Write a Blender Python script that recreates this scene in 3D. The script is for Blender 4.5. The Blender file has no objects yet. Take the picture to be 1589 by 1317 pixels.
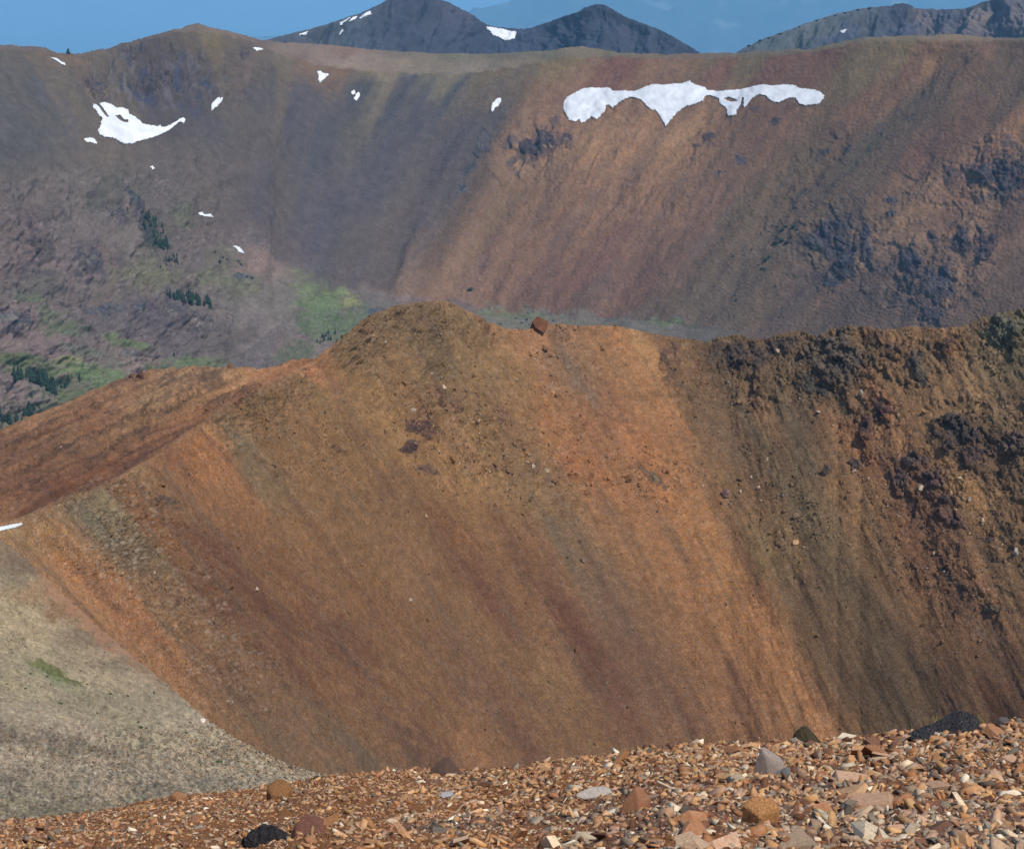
import bpy, bmesh, math, random
import numpy as np
from mathutils import Vector, Matrix

random.seed(7)
RNG = np.random.default_rng(11)
SC = bpy.context.scene
COL = SC.collection

# ------------------------------------------------------------------ camera, light, exposure
F = 2800.0                       # focal length in photograph pixels
PITCH = math.atan(738.5 / F)
cp, sp = math.cos(PITCH), math.sin(PITCH)
cd = bpy.data.cameras.new("camera")
cam = bpy.data.objects.new("camera", cd)
COL.objects.link(cam)
cd.sensor_fit = 'HORIZONTAL'
cd.sensor_width = 36.0
cd.lens = 36.0 * F / 1589.0
cd.clip_start = 0.1
cd.clip_end = 300000
cam.location = (0, 0, 0)
cam.rotation_euler = (math.radians(90) - PITCH, 0, 0)
SC.camera = cam

SUN_ELEV, SUN_AZ = math.radians(55), math.radians(132)    # azimuth clockwise from +Y (ahead of the camera)
wd = bpy.data.worlds.new("World")
SC.world = wd
wd.use_nodes = True
wn = wd.node_tree
bg = wn.nodes["Background"]
sky = wn.nodes.new("ShaderNodeTexSky")
sky.sky_type = 'NISHITA'
sky.sun_disc = False
sky.sun_elevation = SUN_ELEV
sky.sun_rotation = SUN_AZ
sky.altitude = 2200
wn.links.new(sky.outputs[0], bg.inputs[0])
bg.inputs[1].default_value = 0.125
sd = bpy.data.lights.new("sun", 'SUN')
sd.energy = 3.8
sd.angle = math.radians(3.0)
sd.color = (1.0, 0.95, 0.87)
sun = bpy.data.objects.new("sun", sd)
COL.objects.link(sun)
sdir = Vector((math.sin(SUN_AZ) * math.cos(SUN_ELEV), math.cos(SUN_AZ) * math.cos(SUN_ELEV), math.sin(SUN_ELEV)))
sun.rotation_euler = sdir.to_track_quat('Z', 'Y').to_euler()
SC.view_settings.view_transform = 'Standard'
SC.view_settings.look = 'None'
SC.view_settings.exposure = 0.40
SC.view_settings.gamma = 1.0
SC.render.engine = 'CYCLES'
SC.cycles.max_bounces = 6
SC.cycles.diffuse_bounces = 2
SC.cycles.glossy_bounces = 1
SC.cycles.volume_bounces = 1
SC.cycles.use_denoising = True

# ------------------------------------------------------------------ geometry of the view: a place at pixel (px,py) and Y metres ahead
def RR(py):
    b = (658.5 - np.asarray(py, float)) / F
    return (b * cp - sp) / (b * sp + cp)
def W(px, py, Y):
    px = np.asarray(px, float); py = np.asarray(py, float); Y = np.asarray(Y, float)
    a = (px - 794.5) / F; b = (658.5 - py) / F
    s = Y / (b * sp + cp)
    return np.stack(np.broadcast_arrays(a * s, Y, (b * cp - sp) * s), -1)
def proj(P):
    P = np.asarray(P, float)
    d = P[..., 1] * cp - P[..., 2] * sp
    u = P[..., 1] * sp + P[..., 2] * cp
    return 794.5 + F * P[..., 0] / d, 658.5 - F * u / d

# ------------------------------------------------------------------ noise
def _h(ix, iy, seed):
    h = (ix.astype(np.int64) * 374761393 + iy.astype(np.int64) * 668265263 + seed * 974634777) & 0xffffffff
    h = ((h ^ (h >> 13)) * 1274126177) & 0xffffffff
    return (h ^ (h >> 16)) & 0xffffffff
def pn(x, y, seed=0):
    ix = np.floor(x); iy = np.floor(y); fx = x - ix; fy = y - iy
    ux = fx * fx * fx * (fx * (fx * 6 - 15) + 10); uy = fy * fy * fy * (fy * (fy * 6 - 15) + 10)
    def g(dx, dy):
        a = _h(ix + dx, iy + dy, seed) * (2 * np.pi / 4294967296.0)
        return np.cos(a) * (fx - dx) + np.sin(a) * (fy - dy)
    a = g(0, 0); b = g(1, 0); c = g(0, 1); d = g(1, 1)
    return (a + (b - a) * ux + ((c + (d - c) * ux) - (a + (b - a) * ux)) * uy) * 1.5
def fbm(x, y, o=4, seed=0, gain=.5, lac=2.03):
    s = 0; a = 1; t = 0
    for i in range(o):
        s = s + a * pn(x, y, seed + i * 17); t += a; a *= gain; x = x * lac + 11.3; y = y * lac - 7.1
    return s / t * 1.4
def rid(x, y, o=4, seed=0, gain=.5):
    s = 0; a = 1; t = 0
    for i in range(o):
        s = s + a * (1 - np.abs(pn(x, y, seed + i * 13)) * 2); t += a; a *= gain; x = x * 2.07 + 5.2; y = y * 2.07 + 3.1
    return s / t
def worl(x, y, seed=0):
    """distance to nearest feature point (cells) and that cell's own random number"""
    ix = np.floor(x); iy = np.floor(y)
    best = np.full(np.shape(x), 9.0); rr = np.zeros(np.shape(x))
    for dx in (-1, 0, 1):
        for dy in (-1, 0, 1):
            cx = ix + dx; cy = iy + dy
            h1 = _h(cx, cy, seed) / 4294967296.0; h2 = _h(cx, cy, seed + 5) / 4294967296.0
            d = (cx + h1 - x) ** 2 + (cy + h2 - y) ** 2
            m = d < best
            best = np.where(m, d, best); rr = np.where(m, _h(cx, cy, seed + 9) / 4294967296.0, rr)
    return np.sqrt(best), rr
def facet(x, y, seed=0):
    """broken rock: every cell is a block with its own height and tilt"""
    ix = np.floor(x); iy = np.floor(y)
    best = np.full(np.shape(x), 9.0); hh = np.zeros(np.shape(x))
    for dx in (-1, 0, 1):
        for dy in (-1, 0, 1):
            cx = ix + dx; cy = iy + dy
            h1 = _h(cx, cy, seed) / 4294967296.0; h2 = _h(cx, cy, seed + 5) / 4294967296.0
            ox = x - cx - h1; oy = y - cy - h2; d = ox * ox + oy * oy
            g1 = _h(cx, cy, seed + 9) / 4294967296.0; g2 = _h(cx, cy, seed + 14) / 4294967296.0; g3 = _h(cx, cy, seed + 21) / 4294967296.0
            v = g3 - .5 + (g1 - .5) * 1.5 * ox + (g2 - .5) * 1.5 * oy - .25 * d
            m = d < best
            best = np.where(m, d, best); hh = np.where(m, v, hh)
    return hh
def sst(a, b, x):
    t = np.clip((x - a) / (b - a), 0, 1); return t * t * (3 - 2 * t)
def I(pts, x):
    a = np.array(pts, float); return np.interp(x, a[:, 0], a[:, 1])
def Is(pts, x, w=25):
    return sum(I(pts, x + k * w) * g for k, g in ((-1, .25), (-.5, .25), (0, 0), (.5, .25), (1, .25)))
def s2l(c):
    c = np.asarray(c, float) / 255.0
    return np.where(c <= .04045, c / 12.92, ((c + .055) / 1.055) ** 2.4)

def tps(ctrl):
    """thin plate spline through (px, py, value)"""
    c = np.array(ctrl, float); X = c[:, :2] / 400.0; v = c[:, 2]; n = len(c)
    def U(r2): return np.where(r2 > 1e-12, r2 * np.log(r2 + 1e-12), 0)
    K = U(((X[:, None] - X[None]) ** 2).sum(-1)); Pm = np.c_[np.ones(n), X]
    A = np.zeros((n + 3, n + 3)); A[:n, :n] = K + 1e-6 * np.eye(n); A[:n, n:] = Pm; A[n:, :n] = Pm.T
    w = np.linalg.solve(A, np.r_[v, 0, 0, 0])
    def f(px, py):
        x = np.asarray(px, float) / 400; y = np.asarray(py, float) / 400
        o = w[n] + w[n + 1] * x + w[n + 2] * y
        for k in range(n):
            o = o + w[k] * U((x - X[k, 0]) ** 2 + (y - X[k, 1]) ** 2)
        return o
    return f

def inpoly(px, py, poly):
    r = np.zeros(px.shape, bool); n = len(poly)
    for i in range(n):
        x0, y0 = poly[i]; x1, y1 = poly[(i + 1) % n]
        if y0 == y1: continue
        c = ((y0 > py) != (y1 > py)) & (px < (x1 - x0) * (py - y0) / (y1 - y0) + x0)
        r ^= c
    return r
def polydist(px, py, poly):
    best = np.full(px.shape, 1e9); n = len(poly)
    for i in range(n):
        x0, y0 = poly[i]; x1, y1 = poly[(i + 1) % n]
        dx, dy = x1 - x0, y1 - y0; L = dx * dx + dy * dy + 1e-9
        t = np.clip(((px - x0) * dx + (py - y0) * dy) / L, 0, 1)
        best = np.minimum(best, np.hypot(px - x0 - t * dx, py - y0 - t * dy))
    return best

# ------------------------------------------------------------------ object helpers
def props(o, label=None, cat=None, group=None, kind=None):
    if label: o["label"] = label
    if cat: o["category"] = cat
    if group: o["group"] = group
    if kind: o["kind"] = kind
    return o
def mesh_np(name, V, quads, mat, colors=None, parent=None, smooth=True, tris=None, origin=None, vattr=None):
    V = np.asarray(V, np.float64)
    if origin is not None: V = V - np.asarray(origin, float)
    me = bpy.data.meshes.new(name)
    me.vertices.add(len(V)); me.vertices.foreach_set("co", V.astype(np.float32).ravel())
    if tris is not None:
        idx = np.asarray(tris, np.int32); k = 3
    else:
        idx = np.asarray(quads, np.int32); k = 4
    me.loops.add(idx.size); me.loops.foreach_set("vertex_index", idx.ravel())
    me.polygons.add(len(idx)); me.polygons.foreach_set("loop_start", np.arange(0, idx.size, k, dtype=np.int32))
    if smooth: me.polygons.foreach_set("use_smooth", np.ones(len(idx), bool))
    me.update(calc_edges=True)
    if colors is not None:
        at = me.color_attributes.new("Col", 'FLOAT_COLOR', 'POINT')
        c = np.ones((len(V), 4), np.float32); c[:, :3] = colors
        at.data.foreach_set("color", c.ravel())
    me.materials.append(mat)
    o = bpy.data.objects.new(name, me)
    COL.objects.link(o)
    if parent: o.parent = parent
    if origin is not None: o.location = tuple(float(v) for v in origin)
    return o
def grid_quads(nr, nc, keep=None):
    i = np.arange(nr * nc).reshape(nr, nc)
    q = np.stack([i[:-1, :-1], i[1:, :-1], i[1:, 1:], i[:-1, 1:]], -1).reshape(-1, 4)
    if keep is not None: q = q[keep.reshape(-1)]
    return q
def compact(V, q, *arrs):
    u, inv = np.unique(q, return_inverse=True)
    return (V[u], inv.reshape(q.shape)) + tuple(a[u] for a in arrs)

# ------------------------------------------------------------------ materials
def nmat(name):
    m = bpy.data.materials.new(name); m.use_nodes = True
    nt = m.node_tree; b = nt.nodes["Principled BSDF"]
    b.inputs["Roughness"].default_value = .92
    b.inputs["Specular IOR Level"].default_value = .18
    return m, nt, b
def terrain_mat(name, grain, bump, contrast=.5, grain2=None, src='Col', spec=.15, rough=.93, grain3=None):
    """colour of the ground from its own colour layer, times stony grain; grain = metres per stone"""
    m, nt, b = nmat(name); N = nt.nodes; L = nt.links
    b.inputs["Specular IOR Level"].default_value = spec; b.inputs["Roughness"].default_value = rough
    tc = N.new("ShaderNodeTexCoord")
    if src == 'Col':
        at = N.new("ShaderNodeAttribute"); at.attribute_name = "Col"; base = at.outputs["Color"]
    else:
        oi = N.new("ShaderNodeObjectInfo"); base = oi.outputs["Color"]
    def noise(scale, detail, rough_=.6):
        n = N.new("ShaderNodeTexNoise"); n.inputs["Scale"].default_value = scale
        n.inputs["Detail"].default_value = detail; n.inputs["Roughness"].default_value = rough_
        L.new(tc.outputs["Object"], n.inputs["Vector"]); return n
    n1 = noise(1.0 / grain, 3, .65)
    vo = N.new("ShaderNodeTexVoronoi"); vo.inputs["Scale"].default_value = 1.0 / (grain * 1.6)
    L.new(tc.outputs["Object"], vo.inputs["Vector"])
    mr = N.new("ShaderNodeMapRange"); mr.inputs["From Min"].default_value = .3; mr.inputs["From Max"].default_value = .7
    mr.inputs["To Min"].default_value = 1 - contrast; mr.inputs["To Max"].default_value = 1 + contrast
    L.new(n1.outputs["Fac"], mr.inputs["Value"])
    sep = N.new("ShaderNodeSeparateColor"); L.new(vo.outputs["Color"], sep.inputs[0])
    mr2 = N.new("ShaderNodeMapRange"); mr2.inputs["To Min"].default_value = 1 - contrast * .55; mr2.inputs["To Max"].default_value = 1 + contrast * .55
    L.new(sep.outputs[0], mr2.inputs["Value"])
    mul = N.new("ShaderNodeMath"); mul.operation = 'MULTIPLY'; L.new(mr.outputs[0], mul.inputs[0]); L.new(mr2.outputs[0], mul.inputs[1])
    last = mul.outputs[0]
    if grain2:
        n2 = noise(1.0 / grain2, 4, .6)
        m3 = N.new("ShaderNodeMapRange"); m3.inputs["From Min"].default_value = .35; m3.inputs["From Max"].default_value = .65
        m3.inputs["To Min"].default_value = .86; m3.inputs["To Max"].default_value = 1.14
        L.new(n2.outputs["Fac"], m3.inputs["Value"])
        mm = N.new("ShaderNodeMath"); mm.operation = 'MULTIPLY'; L.new(last, mm.inputs[0]); L.new(m3.outputs[0], mm.inputs[1]); last = mm.outputs[0]
    vm = N.new("ShaderNodeVectorMath"); vm.operation = 'SCALE'
    L.new(base, vm.inputs[0]); L.new(last, vm.inputs["Scale"])
    # slight warm / cool shift from stone to stone
    hs = N.new("ShaderNodeHueSaturation"); m4 = N.new("ShaderNodeMapRange")
    m4.inputs["To Min"].default_value = .497; m4.inputs["To Max"].default_value = .504
    L.new(sep.outputs[1], m4.inputs["Value"]); L.new(m4.outputs[0], hs.inputs["Hue"])
    m5 = N.new("ShaderNodeMapRange"); m5.inputs["To Min"].default_value = .86; m5.inputs["To Max"].default_value = 1.06
    L.new(sep.outputs[2], m5.inputs["Value"]); L.new(m5.outputs[0], hs.inputs["Saturation"])
    L.new(vm.outputs[0], hs.inputs["Color"]); L.new(hs.outputs[0], b.inputs["Base Color"])
    bp = N.new("ShaderNodeBump"); bp.inputs["Distance"].default_value = bump; bp.inputs["Strength"].default_value = 1.0
    L.new(mul.outputs[0], bp.inputs["Height"]); L.new(bp.outputs[0], b.inputs["Normal"])
    return m
def simple_mat(name, col, grain, amp=.3, bump=0.0, rough=.9, src=None, spec=.2, detail=4):
    m, nt, b = nmat(name); N = nt.nodes; L = nt.links
    b.inputs["Roughness"].default_value = rough; b.inputs["Specular IOR Level"].default_value = spec
    tc = N.new("ShaderNodeTexCoord"); n = N.new("ShaderNodeTexNoise")
    n.inputs["Scale"].default_value = 1 / grain; n.inputs["Detail"].default_value = detail
    L.new(tc.outputs["Object"], n.inputs["Vector"])
    mr = N.new("ShaderNodeMapRange"); mr.inputs["From Min"].default_value = .3; mr.inputs["From Max"].default_value = .7
    mr.inputs["To Min"].default_value = 1 - amp; mr.inputs["To Max"].default_value = 1 + amp
    L.new(n.outputs["Fac"], mr.inputs["Value"])
    vm = N.new("ShaderNodeVectorMath"); vm.operation = 'SCALE'
    if src == 'obj':
        oi = N.new("ShaderNodeObjectInfo"); L.new(oi.outputs["Color"], vm.inputs[0])
    else:
        vm.inputs[0].default_value = tuple(col)
    L.new(mr.outputs[0], vm.inputs["Scale"]); L.new(vm.outputs[0], b.inputs["Base Color"])
    if bump:
        bp = N.new("ShaderNodeBump"); bp.inputs["Distance"].default_value = bump
        L.new(n.outputs["Fac"], bp.inputs["Height"]); L.new(bp.outputs[0], b.inputs["Normal"])
    return m

M_RIDGE = terrain_mat("ridge_scree", .42, .30, .38, 3.0)
M_WALL = terrain_mat("far_wall_scree", 1.7, .9, .16, 14.0)
M_FLANK = terrain_mat("flank_gravel", .16, .06, .42, 1.2)
M_GROUND = terrain_mat("near_gravel", .014, .010, .45, .12)
M_PEAK = terrain_mat("far_peak_rock", 7.0, 3.0, .10, 60.0)
M_DIST = terrain_mat("distant_hills", 60.0, 20.0, .12, 500.0)
M_LITTER = terrain_mat("stone_litter", .012, .0015, .16, None)
M_STONE = terrain_mat("loose_stone", .022, .003, .17, .09, src='obj', spec=.25, rough=.85)
M_RUBBLE = terrain_mat("rubble", .35, .08, .25, None)
M_OUT = terrain_mat("outcrop_rock", .9, .9, .38, 5.0)
M_OUTF = terrain_mat("far_outcrop_rock", 2.5, 2.5, .3, 14.0)
M_BOULD = simple_mat("boulder_rock", (.2, .15, .1), .5, .35, .15, src='obj')
M_SNOW = simple_mat("snow", (.62, .63, .65), 16.0, .13, .05, .6, spec=.3)
M_CROWN = simple_mat("conifer_needles", (.022, .042, .030), 1.2, .45, 0, .9, spec=.1)
M_TRUNK = simple_mat("conifer_bark", (.06, .045, .035), .3, .3, 0, .9)
M_SHRUB = simple_mat("shrub_leaves", (.03, .045, .028), .8, .4, 0, .9, src='obj', spec=.1)
M_GRASS = simple_mat("dry_grass", (.22, .20, .08), .05, .3, 0, .8, spec=.1)

# ------------------------------------------------------------------ painting by colour samples spread along the fall line
def paint(px, py, samples, flow, across=2.3, along=.85, warp=26, seed=3, power=1.7, scale=1.0, wfreq=70.0):
    """ground colour: samples of the scree, some offset for light and shade, blended with streaks that run down the fall line"""
    q = flow(px, py)
    wq = warp * fbm(q / wfreq, py / (wfreq * 4), 4, seed) + warp * .55 * fbm(q / (wfreq * .2), py / (wfreq * 2.5), 3, seed + 50)
    wy = warp * 1.6 * fbm(q / (wfreq * 1.2), py / (wfreq * 1.2), 4, seed + 90)
    S = np.array([[a, b] for a, b, _ in samples], float)
    Cc = s2l([c for _, _, c in samples]) * scale
    Sq = flow(S[:, 0], S[:, 1])
    A = ((q + wq) * across).astype(np.float32).ravel(); B = ((py + wy) * along).astype(np.float32).ravel()
    num = np.zeros((A.size, 3), np.float32); den = np.zeros(A.size, np.float32)
    for k in range(len(samples)):
        d = (A - Sq[k] * across) ** 2 + (B - S[k, 1] * along) ** 2 + 250.0
        w = (1e3 / d) ** power
        num += w[:, None] * Cc[k].astype(np.float32); den += w
    return (num / den[:, None]).reshape(px.shape + (3,))
def blob(px, py, cx, cy, rx, ry, deg=0, soft=.5, nz=None):
    t = math.radians(deg); c, s = math.cos(t), math.sin(t)
    u = ((px - cx) * c + (py - cy) * s) / rx; v = (-(px - cx) * s + (py - cy) * c) / ry
    d = np.sqrt(u * u + v * v)
    if nz is not None: d = d + nz
    return 1 - sst(1 - soft, 1 + soft, d)

class Sheet:
    """one sheet of terrain, with its visible face kept as a grid so that things can be set on it"""
    def __init__(s, px, pyt, pyb, nrow, power=1.0):
        s.px = px; s.pyt = pyt; s.pyb = pyb; s.n = nrow
        s.t = np.linspace(0, 1, nrow)[:, None] ** power
        s.power = power
        s.PX = np.broadcast_to(px[None], (nrow, len(px))).copy()
        s.PY = pyt[None] + (pyb - pyt)[None] * s.t
    def normals(s):
        du = np.gradient(s.P, axis=1); dv = np.gradient(s.P, axis=0)
        n = np.cross(dv, du); n /= np.linalg.norm(n, axis=-1, keepdims=True) + 1e-12
        n *= np.sign((n[..., 2:3]) + 1e-9)
        return n
    def displace(s, h):
        s.P = s.P + s.normals() * h[..., None]
    def _ij(s, px, py):
        px = np.asarray(px, float); py = np.asarray(py, float)
        fc = np.interp(px, s.px, np.arange(len(s.px)))
        a = np.interp(px, s.px, s.pyt); b = np.interp(px, s.px, s.pyb)
        t = np.clip((py - a) / (b - a), 0, 1) ** (1 / s.power)
        return t * (s.n - 1), fc
    def at(s, px, py, arr=None):
        A = s.P if arr is None else arr
        fr, fc = s._ij(px, py)
        r0 = np.clip(np.floor(fr).astype(int), 0, s.n - 2); c0 = np.clip(np.floor(fc).astype(int), 0, len(s.px) - 2)
        a = (fr - r0)[..., None]; b = (fc - c0)[..., None]
        return (A[r0, c0] * (1 - a) * (1 - b) + A[r0 + 1, c0] * a * (1 - b) + A[r0, c0 + 1] * (1 - a) * b + A[r0 + 1, c0 + 1] * a * b)
    def build(s, name, mat, C, back, origin=None, kind='structure'):
        """back: list of (metres further, metres lower) rows behind the skyline"""
        n = len(s.px)
        top = s.P[0]
        rows = [top + np.array([0, dy, -dz]) + np.stack([top[:, 0] / top[:, 1] * dy, 0 * top[:, 0], 0 * top[:, 0]], -1) for dy, dz in back[::-1]]
        V = np.concatenate([np.array(rows), s.P], 0) if rows else s.P
        Cc = np.concatenate([np.repeat(C[:1], len(rows), 0), C], 0) if rows else C
        o = mesh_np(name, V.reshape(-1, 3), grid_quads(V.shape[0], n), mat, Cc.reshape(-1, 3))
        if kind: o["kind"] = kind
        return o

# ================================================================== 1. THE ORANGE RIDGE (middle distance)
CREST = [(-200, 880), (0, 808), (40, 800), (100, 775), (170, 745), (240, 705), (300, 665), (350, 630), (400, 604), (450, 579), (490, 556), (515, 535),
         (540, 516), (560, 498), (580, 487), (600, 478), (620, 474), (650, 469), (680, 466), (700, 470), (720, 480), (745, 492), (760, 500), (790, 511), (820, 511),
         (850, 502), (870, 504), (900, 506), (930, 504), (960, 506), (1000, 515), (1030, 521), (1060, 524), (1100, 531), (1130, 521), (1150, 520), (1170, 525),
         (1195, 524), (1215, 517), (1235, 514), (1252, 516), (1265, 522), (1285, 514), (1300, 510), (1345, 507), (1370, 513), (1395, 510),
         (1420, 506), (1450, 511), (1480, 508), (1500, 505), (1525, 493), (1540, 487), (1560, 485), (1589, 480), (1800, 468)]
SIL = [(-200, 765), (0, 666), (60, 638), (100, 622), (140, 605), (175, 591), (210, 580), (240, 572), (300, 568), (350, 573), (400, 570), (440, 564), (480, 558), (490, 556)]
YC = [(-200, 320), (0, 345), (100, 380), (300, 480), (450, 570), (650, 700), (800, 740), (960, 770), (1100, 780), (1300, 750), (1450, 715), (1589, 690), (1800, 640)]
def crest_y(px): return I(CREST, px)
def sil_y(px):
    k = np.interp(px, [-200, 490, 530, 760, 800, 1000, 1060, 1800], [.6, .7, 1.5, 1.2, .5, .5, 1.5, 1.5])
    j = 1.5 * fbm(px / 9, px * 0, 3, 5, .7) + 1.1 * (facet(px / 5.5, px * 0 + .5, 7))
    return np.where(px < 490, I(SIL, px), crest_y(px)) + k * j
def flow_r(px, py):
    k = np.interp(px, [-200, 200, 500, 900, 1250, 1589], [.80, .76, .68, .56, .42, .42])
    c = np.interp(px, [200, 600, 1000, 1300], [.00030, .00026, .00018, .00008])
    d = py - 520
    return px - k * d - c * d * np.abs(d)
px = np.concatenate([np.linspace(-200, -15, 24)[:-1], np.linspace(-15, 1605, 980), np.linspace(1605, 1800, 24)[1:]])
R = Sheet(px, sil_y(px), 1235 + 0 * px, 400, 1.0)
cy = crest_y(R.PX)
cys = np.where(R.PX < 480, cy, 0) + np.where(R.PX >= 480, 1, 0) * Is(CREST, R.PX, 70)
bl = sst(440, 520, R.PX); cys = cy * (1 - bl) + Is(CREST, R.PX, 70) * bl
Yc = Is(YC, R.PX, 60); zc = RR(cys) * Yc
s_front = np.interp(R.PX, [-200, 0, 200, 500, 900, 1300, 1600], [.42, .45, .52, .56, .58, .60, .60])
down = np.clip((R.PY - cys) / 600, 0, 1)
s_front = s_front + .10 * (1 - down) ** 2 * sst(1000, 1150, R.PX)
Yf = (s_front * Yc - zc) / (s_front - RR(R.PY))
s_back = np.interp(R.PX, [-200, 100, 300, 440], [-.10, -.085, -.05, .0]) * (1 - bl) + s_front * bl
Yb = (s_back * Yc - zc) / (s_back - RR(R.PY))
Yr = np.where(R.PY >= cys, Yf, Yb)
R.P = W(R.PX, R.PY, Yr)
q = flow_r(R.PX, R.PY)
PX, PY = R.PX, R.PY
front = np.maximum(sst(-4, 6, PY - cy), bl)
# gullies and ribs running down the fall line
edge = sst(0, 60, PY - cy)
h = front * (1.5 * edge * fbm(q / 90, PY / 420, 3, 5) + .32 * edge * fbm(q / 24, PY / 160, 3, 8) + .10 * fbm(q / 7.0, PY / 60, 2, 9))
qb = PX + 1.9 * PY     # left backside: ribs run down to the left
h += (1 - front) * (1.6 * fbm((PY + .42 * PX) / 16, PX / 140, 4, 15) + .5 * fbm(PX / 9, PY / 6, 3, 16))
nzb = .6 * fbm(PX / 38, PY / 38, 5, 21, .6)
ROUGH = [  # px, py, rx, ry, deg, metres
    (640, 500, 120, 34, 12, 2.6), (560, 535, 60, 34, -35, 2.4), (700, 550, 50, 60, 40, 1.4), (700, 640, 70, 60, 30, 1.1), (740, 700, 80, 50, 40, .9),
    (150, 672, 60, 9, -27, 2.4), (90, 700, 70, 7, -25, 1.3), (180, 690, 26, 7, -25, 2.2), (225, 635, 22, 7, -50, 2.4), (250, 640, 60, 14, -30, 1.0), (120, 640, 110, 12, -27, 1.1), (20, 690, 40, 8, -25, 1.2), (280, 615, 40, 12, -20, 1.1), (160, 755, 90, 9, -25, .9), (60, 745, 90, 8, -22, .6),
    (620, 600, 90, 50, 30, .7), (820, 660, 90, 80, 40, .5), (480, 700, 90, 60, 30, .45), (950, 620, 60, 90, 20, .35), (1150, 700, 90, 70, 20, .5),
    (400, 640, 90, 32, -30, 1.3), (190, 810, 60, 80, 30, .7), (280, 940, 60, 170, -38, .55), (1060, 580, 40, 60, 10, 2.0),
    (1180, 570, 110, 55, 0, 4.2), (1310, 560, 90, 60, 0, 4.4), (1400, 560, 70, 50, -10, 3.0), (1480, 540, 70, 35, -15, 2.6), (1560, 520, 60, 45, 0, 3.6),
    (1345, 650, 50, 60, 20, 3.0), (1440, 750, 80, 80, 40, 2.6), (1480, 900, 50, 90, -40, 2.0), (1520, 700, 75, 90, 0, 3.0), (1580, 760, 50, 120, 0, 2.2),
    (1240, 800, 120, 90, 30, .7), (870, 740, 120, 80, 40, .6), (1020, 740, 60, 30, 40, 1.0), (900, 510, 80, 14, 0, .8)]
rough = np.zeros_like(PX)
for (x, y, rx, ry, dg, a) in ROUGH:
    a = a * (.72 if x > 1040 else 1.15)
    rough = np.maximum(rough, a * blob(PX, PY, x, y, rx, ry, dg, .55, nzb))
cr = rid((PX + 8 * fbm(PX / 30, PY / 30, 2, 71)) / 34, (PY - .35 * PX) / 46, 4, 31, .5) - .25
wd_, wr_ = worl((PX + 3 * fbm(PX / 12, PY / 12, 2, 7)) / 8.5, PY / 6.5, 3)
jx = PX + 4 * fbm(PX / 9, PY / 9, 2, 7); jy = PY + 4 * fbm(PX / 9, PY / 9, 2, 17)
big = sst(1020, 1080, PX)
fc_ = .5 * facet((jx + .5 * jy) / 17, (jy - .4 * jx) / 11, 3) * (1 - big) + .9 * facet((jx + .4 * jy) / 30, (jy - .3 * jx) / 24, 8) * big + (.34 - .14 * big) * facet((jx + .3 * jy) / 8, jy / 5.5, 4) + (.22 - .15 * big) * facet(PX / 4.4, PY / 3.4, 6)
h += rough * (.45 * cr + .85 * fc_ + .12 * fbm(PX / 4.2, PY / 3.4, 2, 44))
h += front * .75 * fbm((q + 10 * fbm(PX / 50, PY / 50, 2, 72)) / 15, PY / 26, 4, 73, .6) * (.35 + .65 * sst(1000, 640, PY)) * sst(.0, .35, fbm(PX / 60, PY / 50, 3, 74) + .2)
h += (.10 + .22 * sst(.0, 1.5, rough)) * fbm(PX / 3.2, PY / 2.6, 2, 33) * (Yr / 600)
gran = blob(PX, PY, 185, 830, 60, 90, 30, .5, nzb) + blob(PX, PY, 300, 960, 60, 200, -38, .5, nzb) + .7 * blob(PX, PY, 880, 580, 40, 90, -25, .5, nzb)
h += .35 * gran * fbm(PX / 3.4, PY / 2.8, 2, 63)
R.displace(h)

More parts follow.
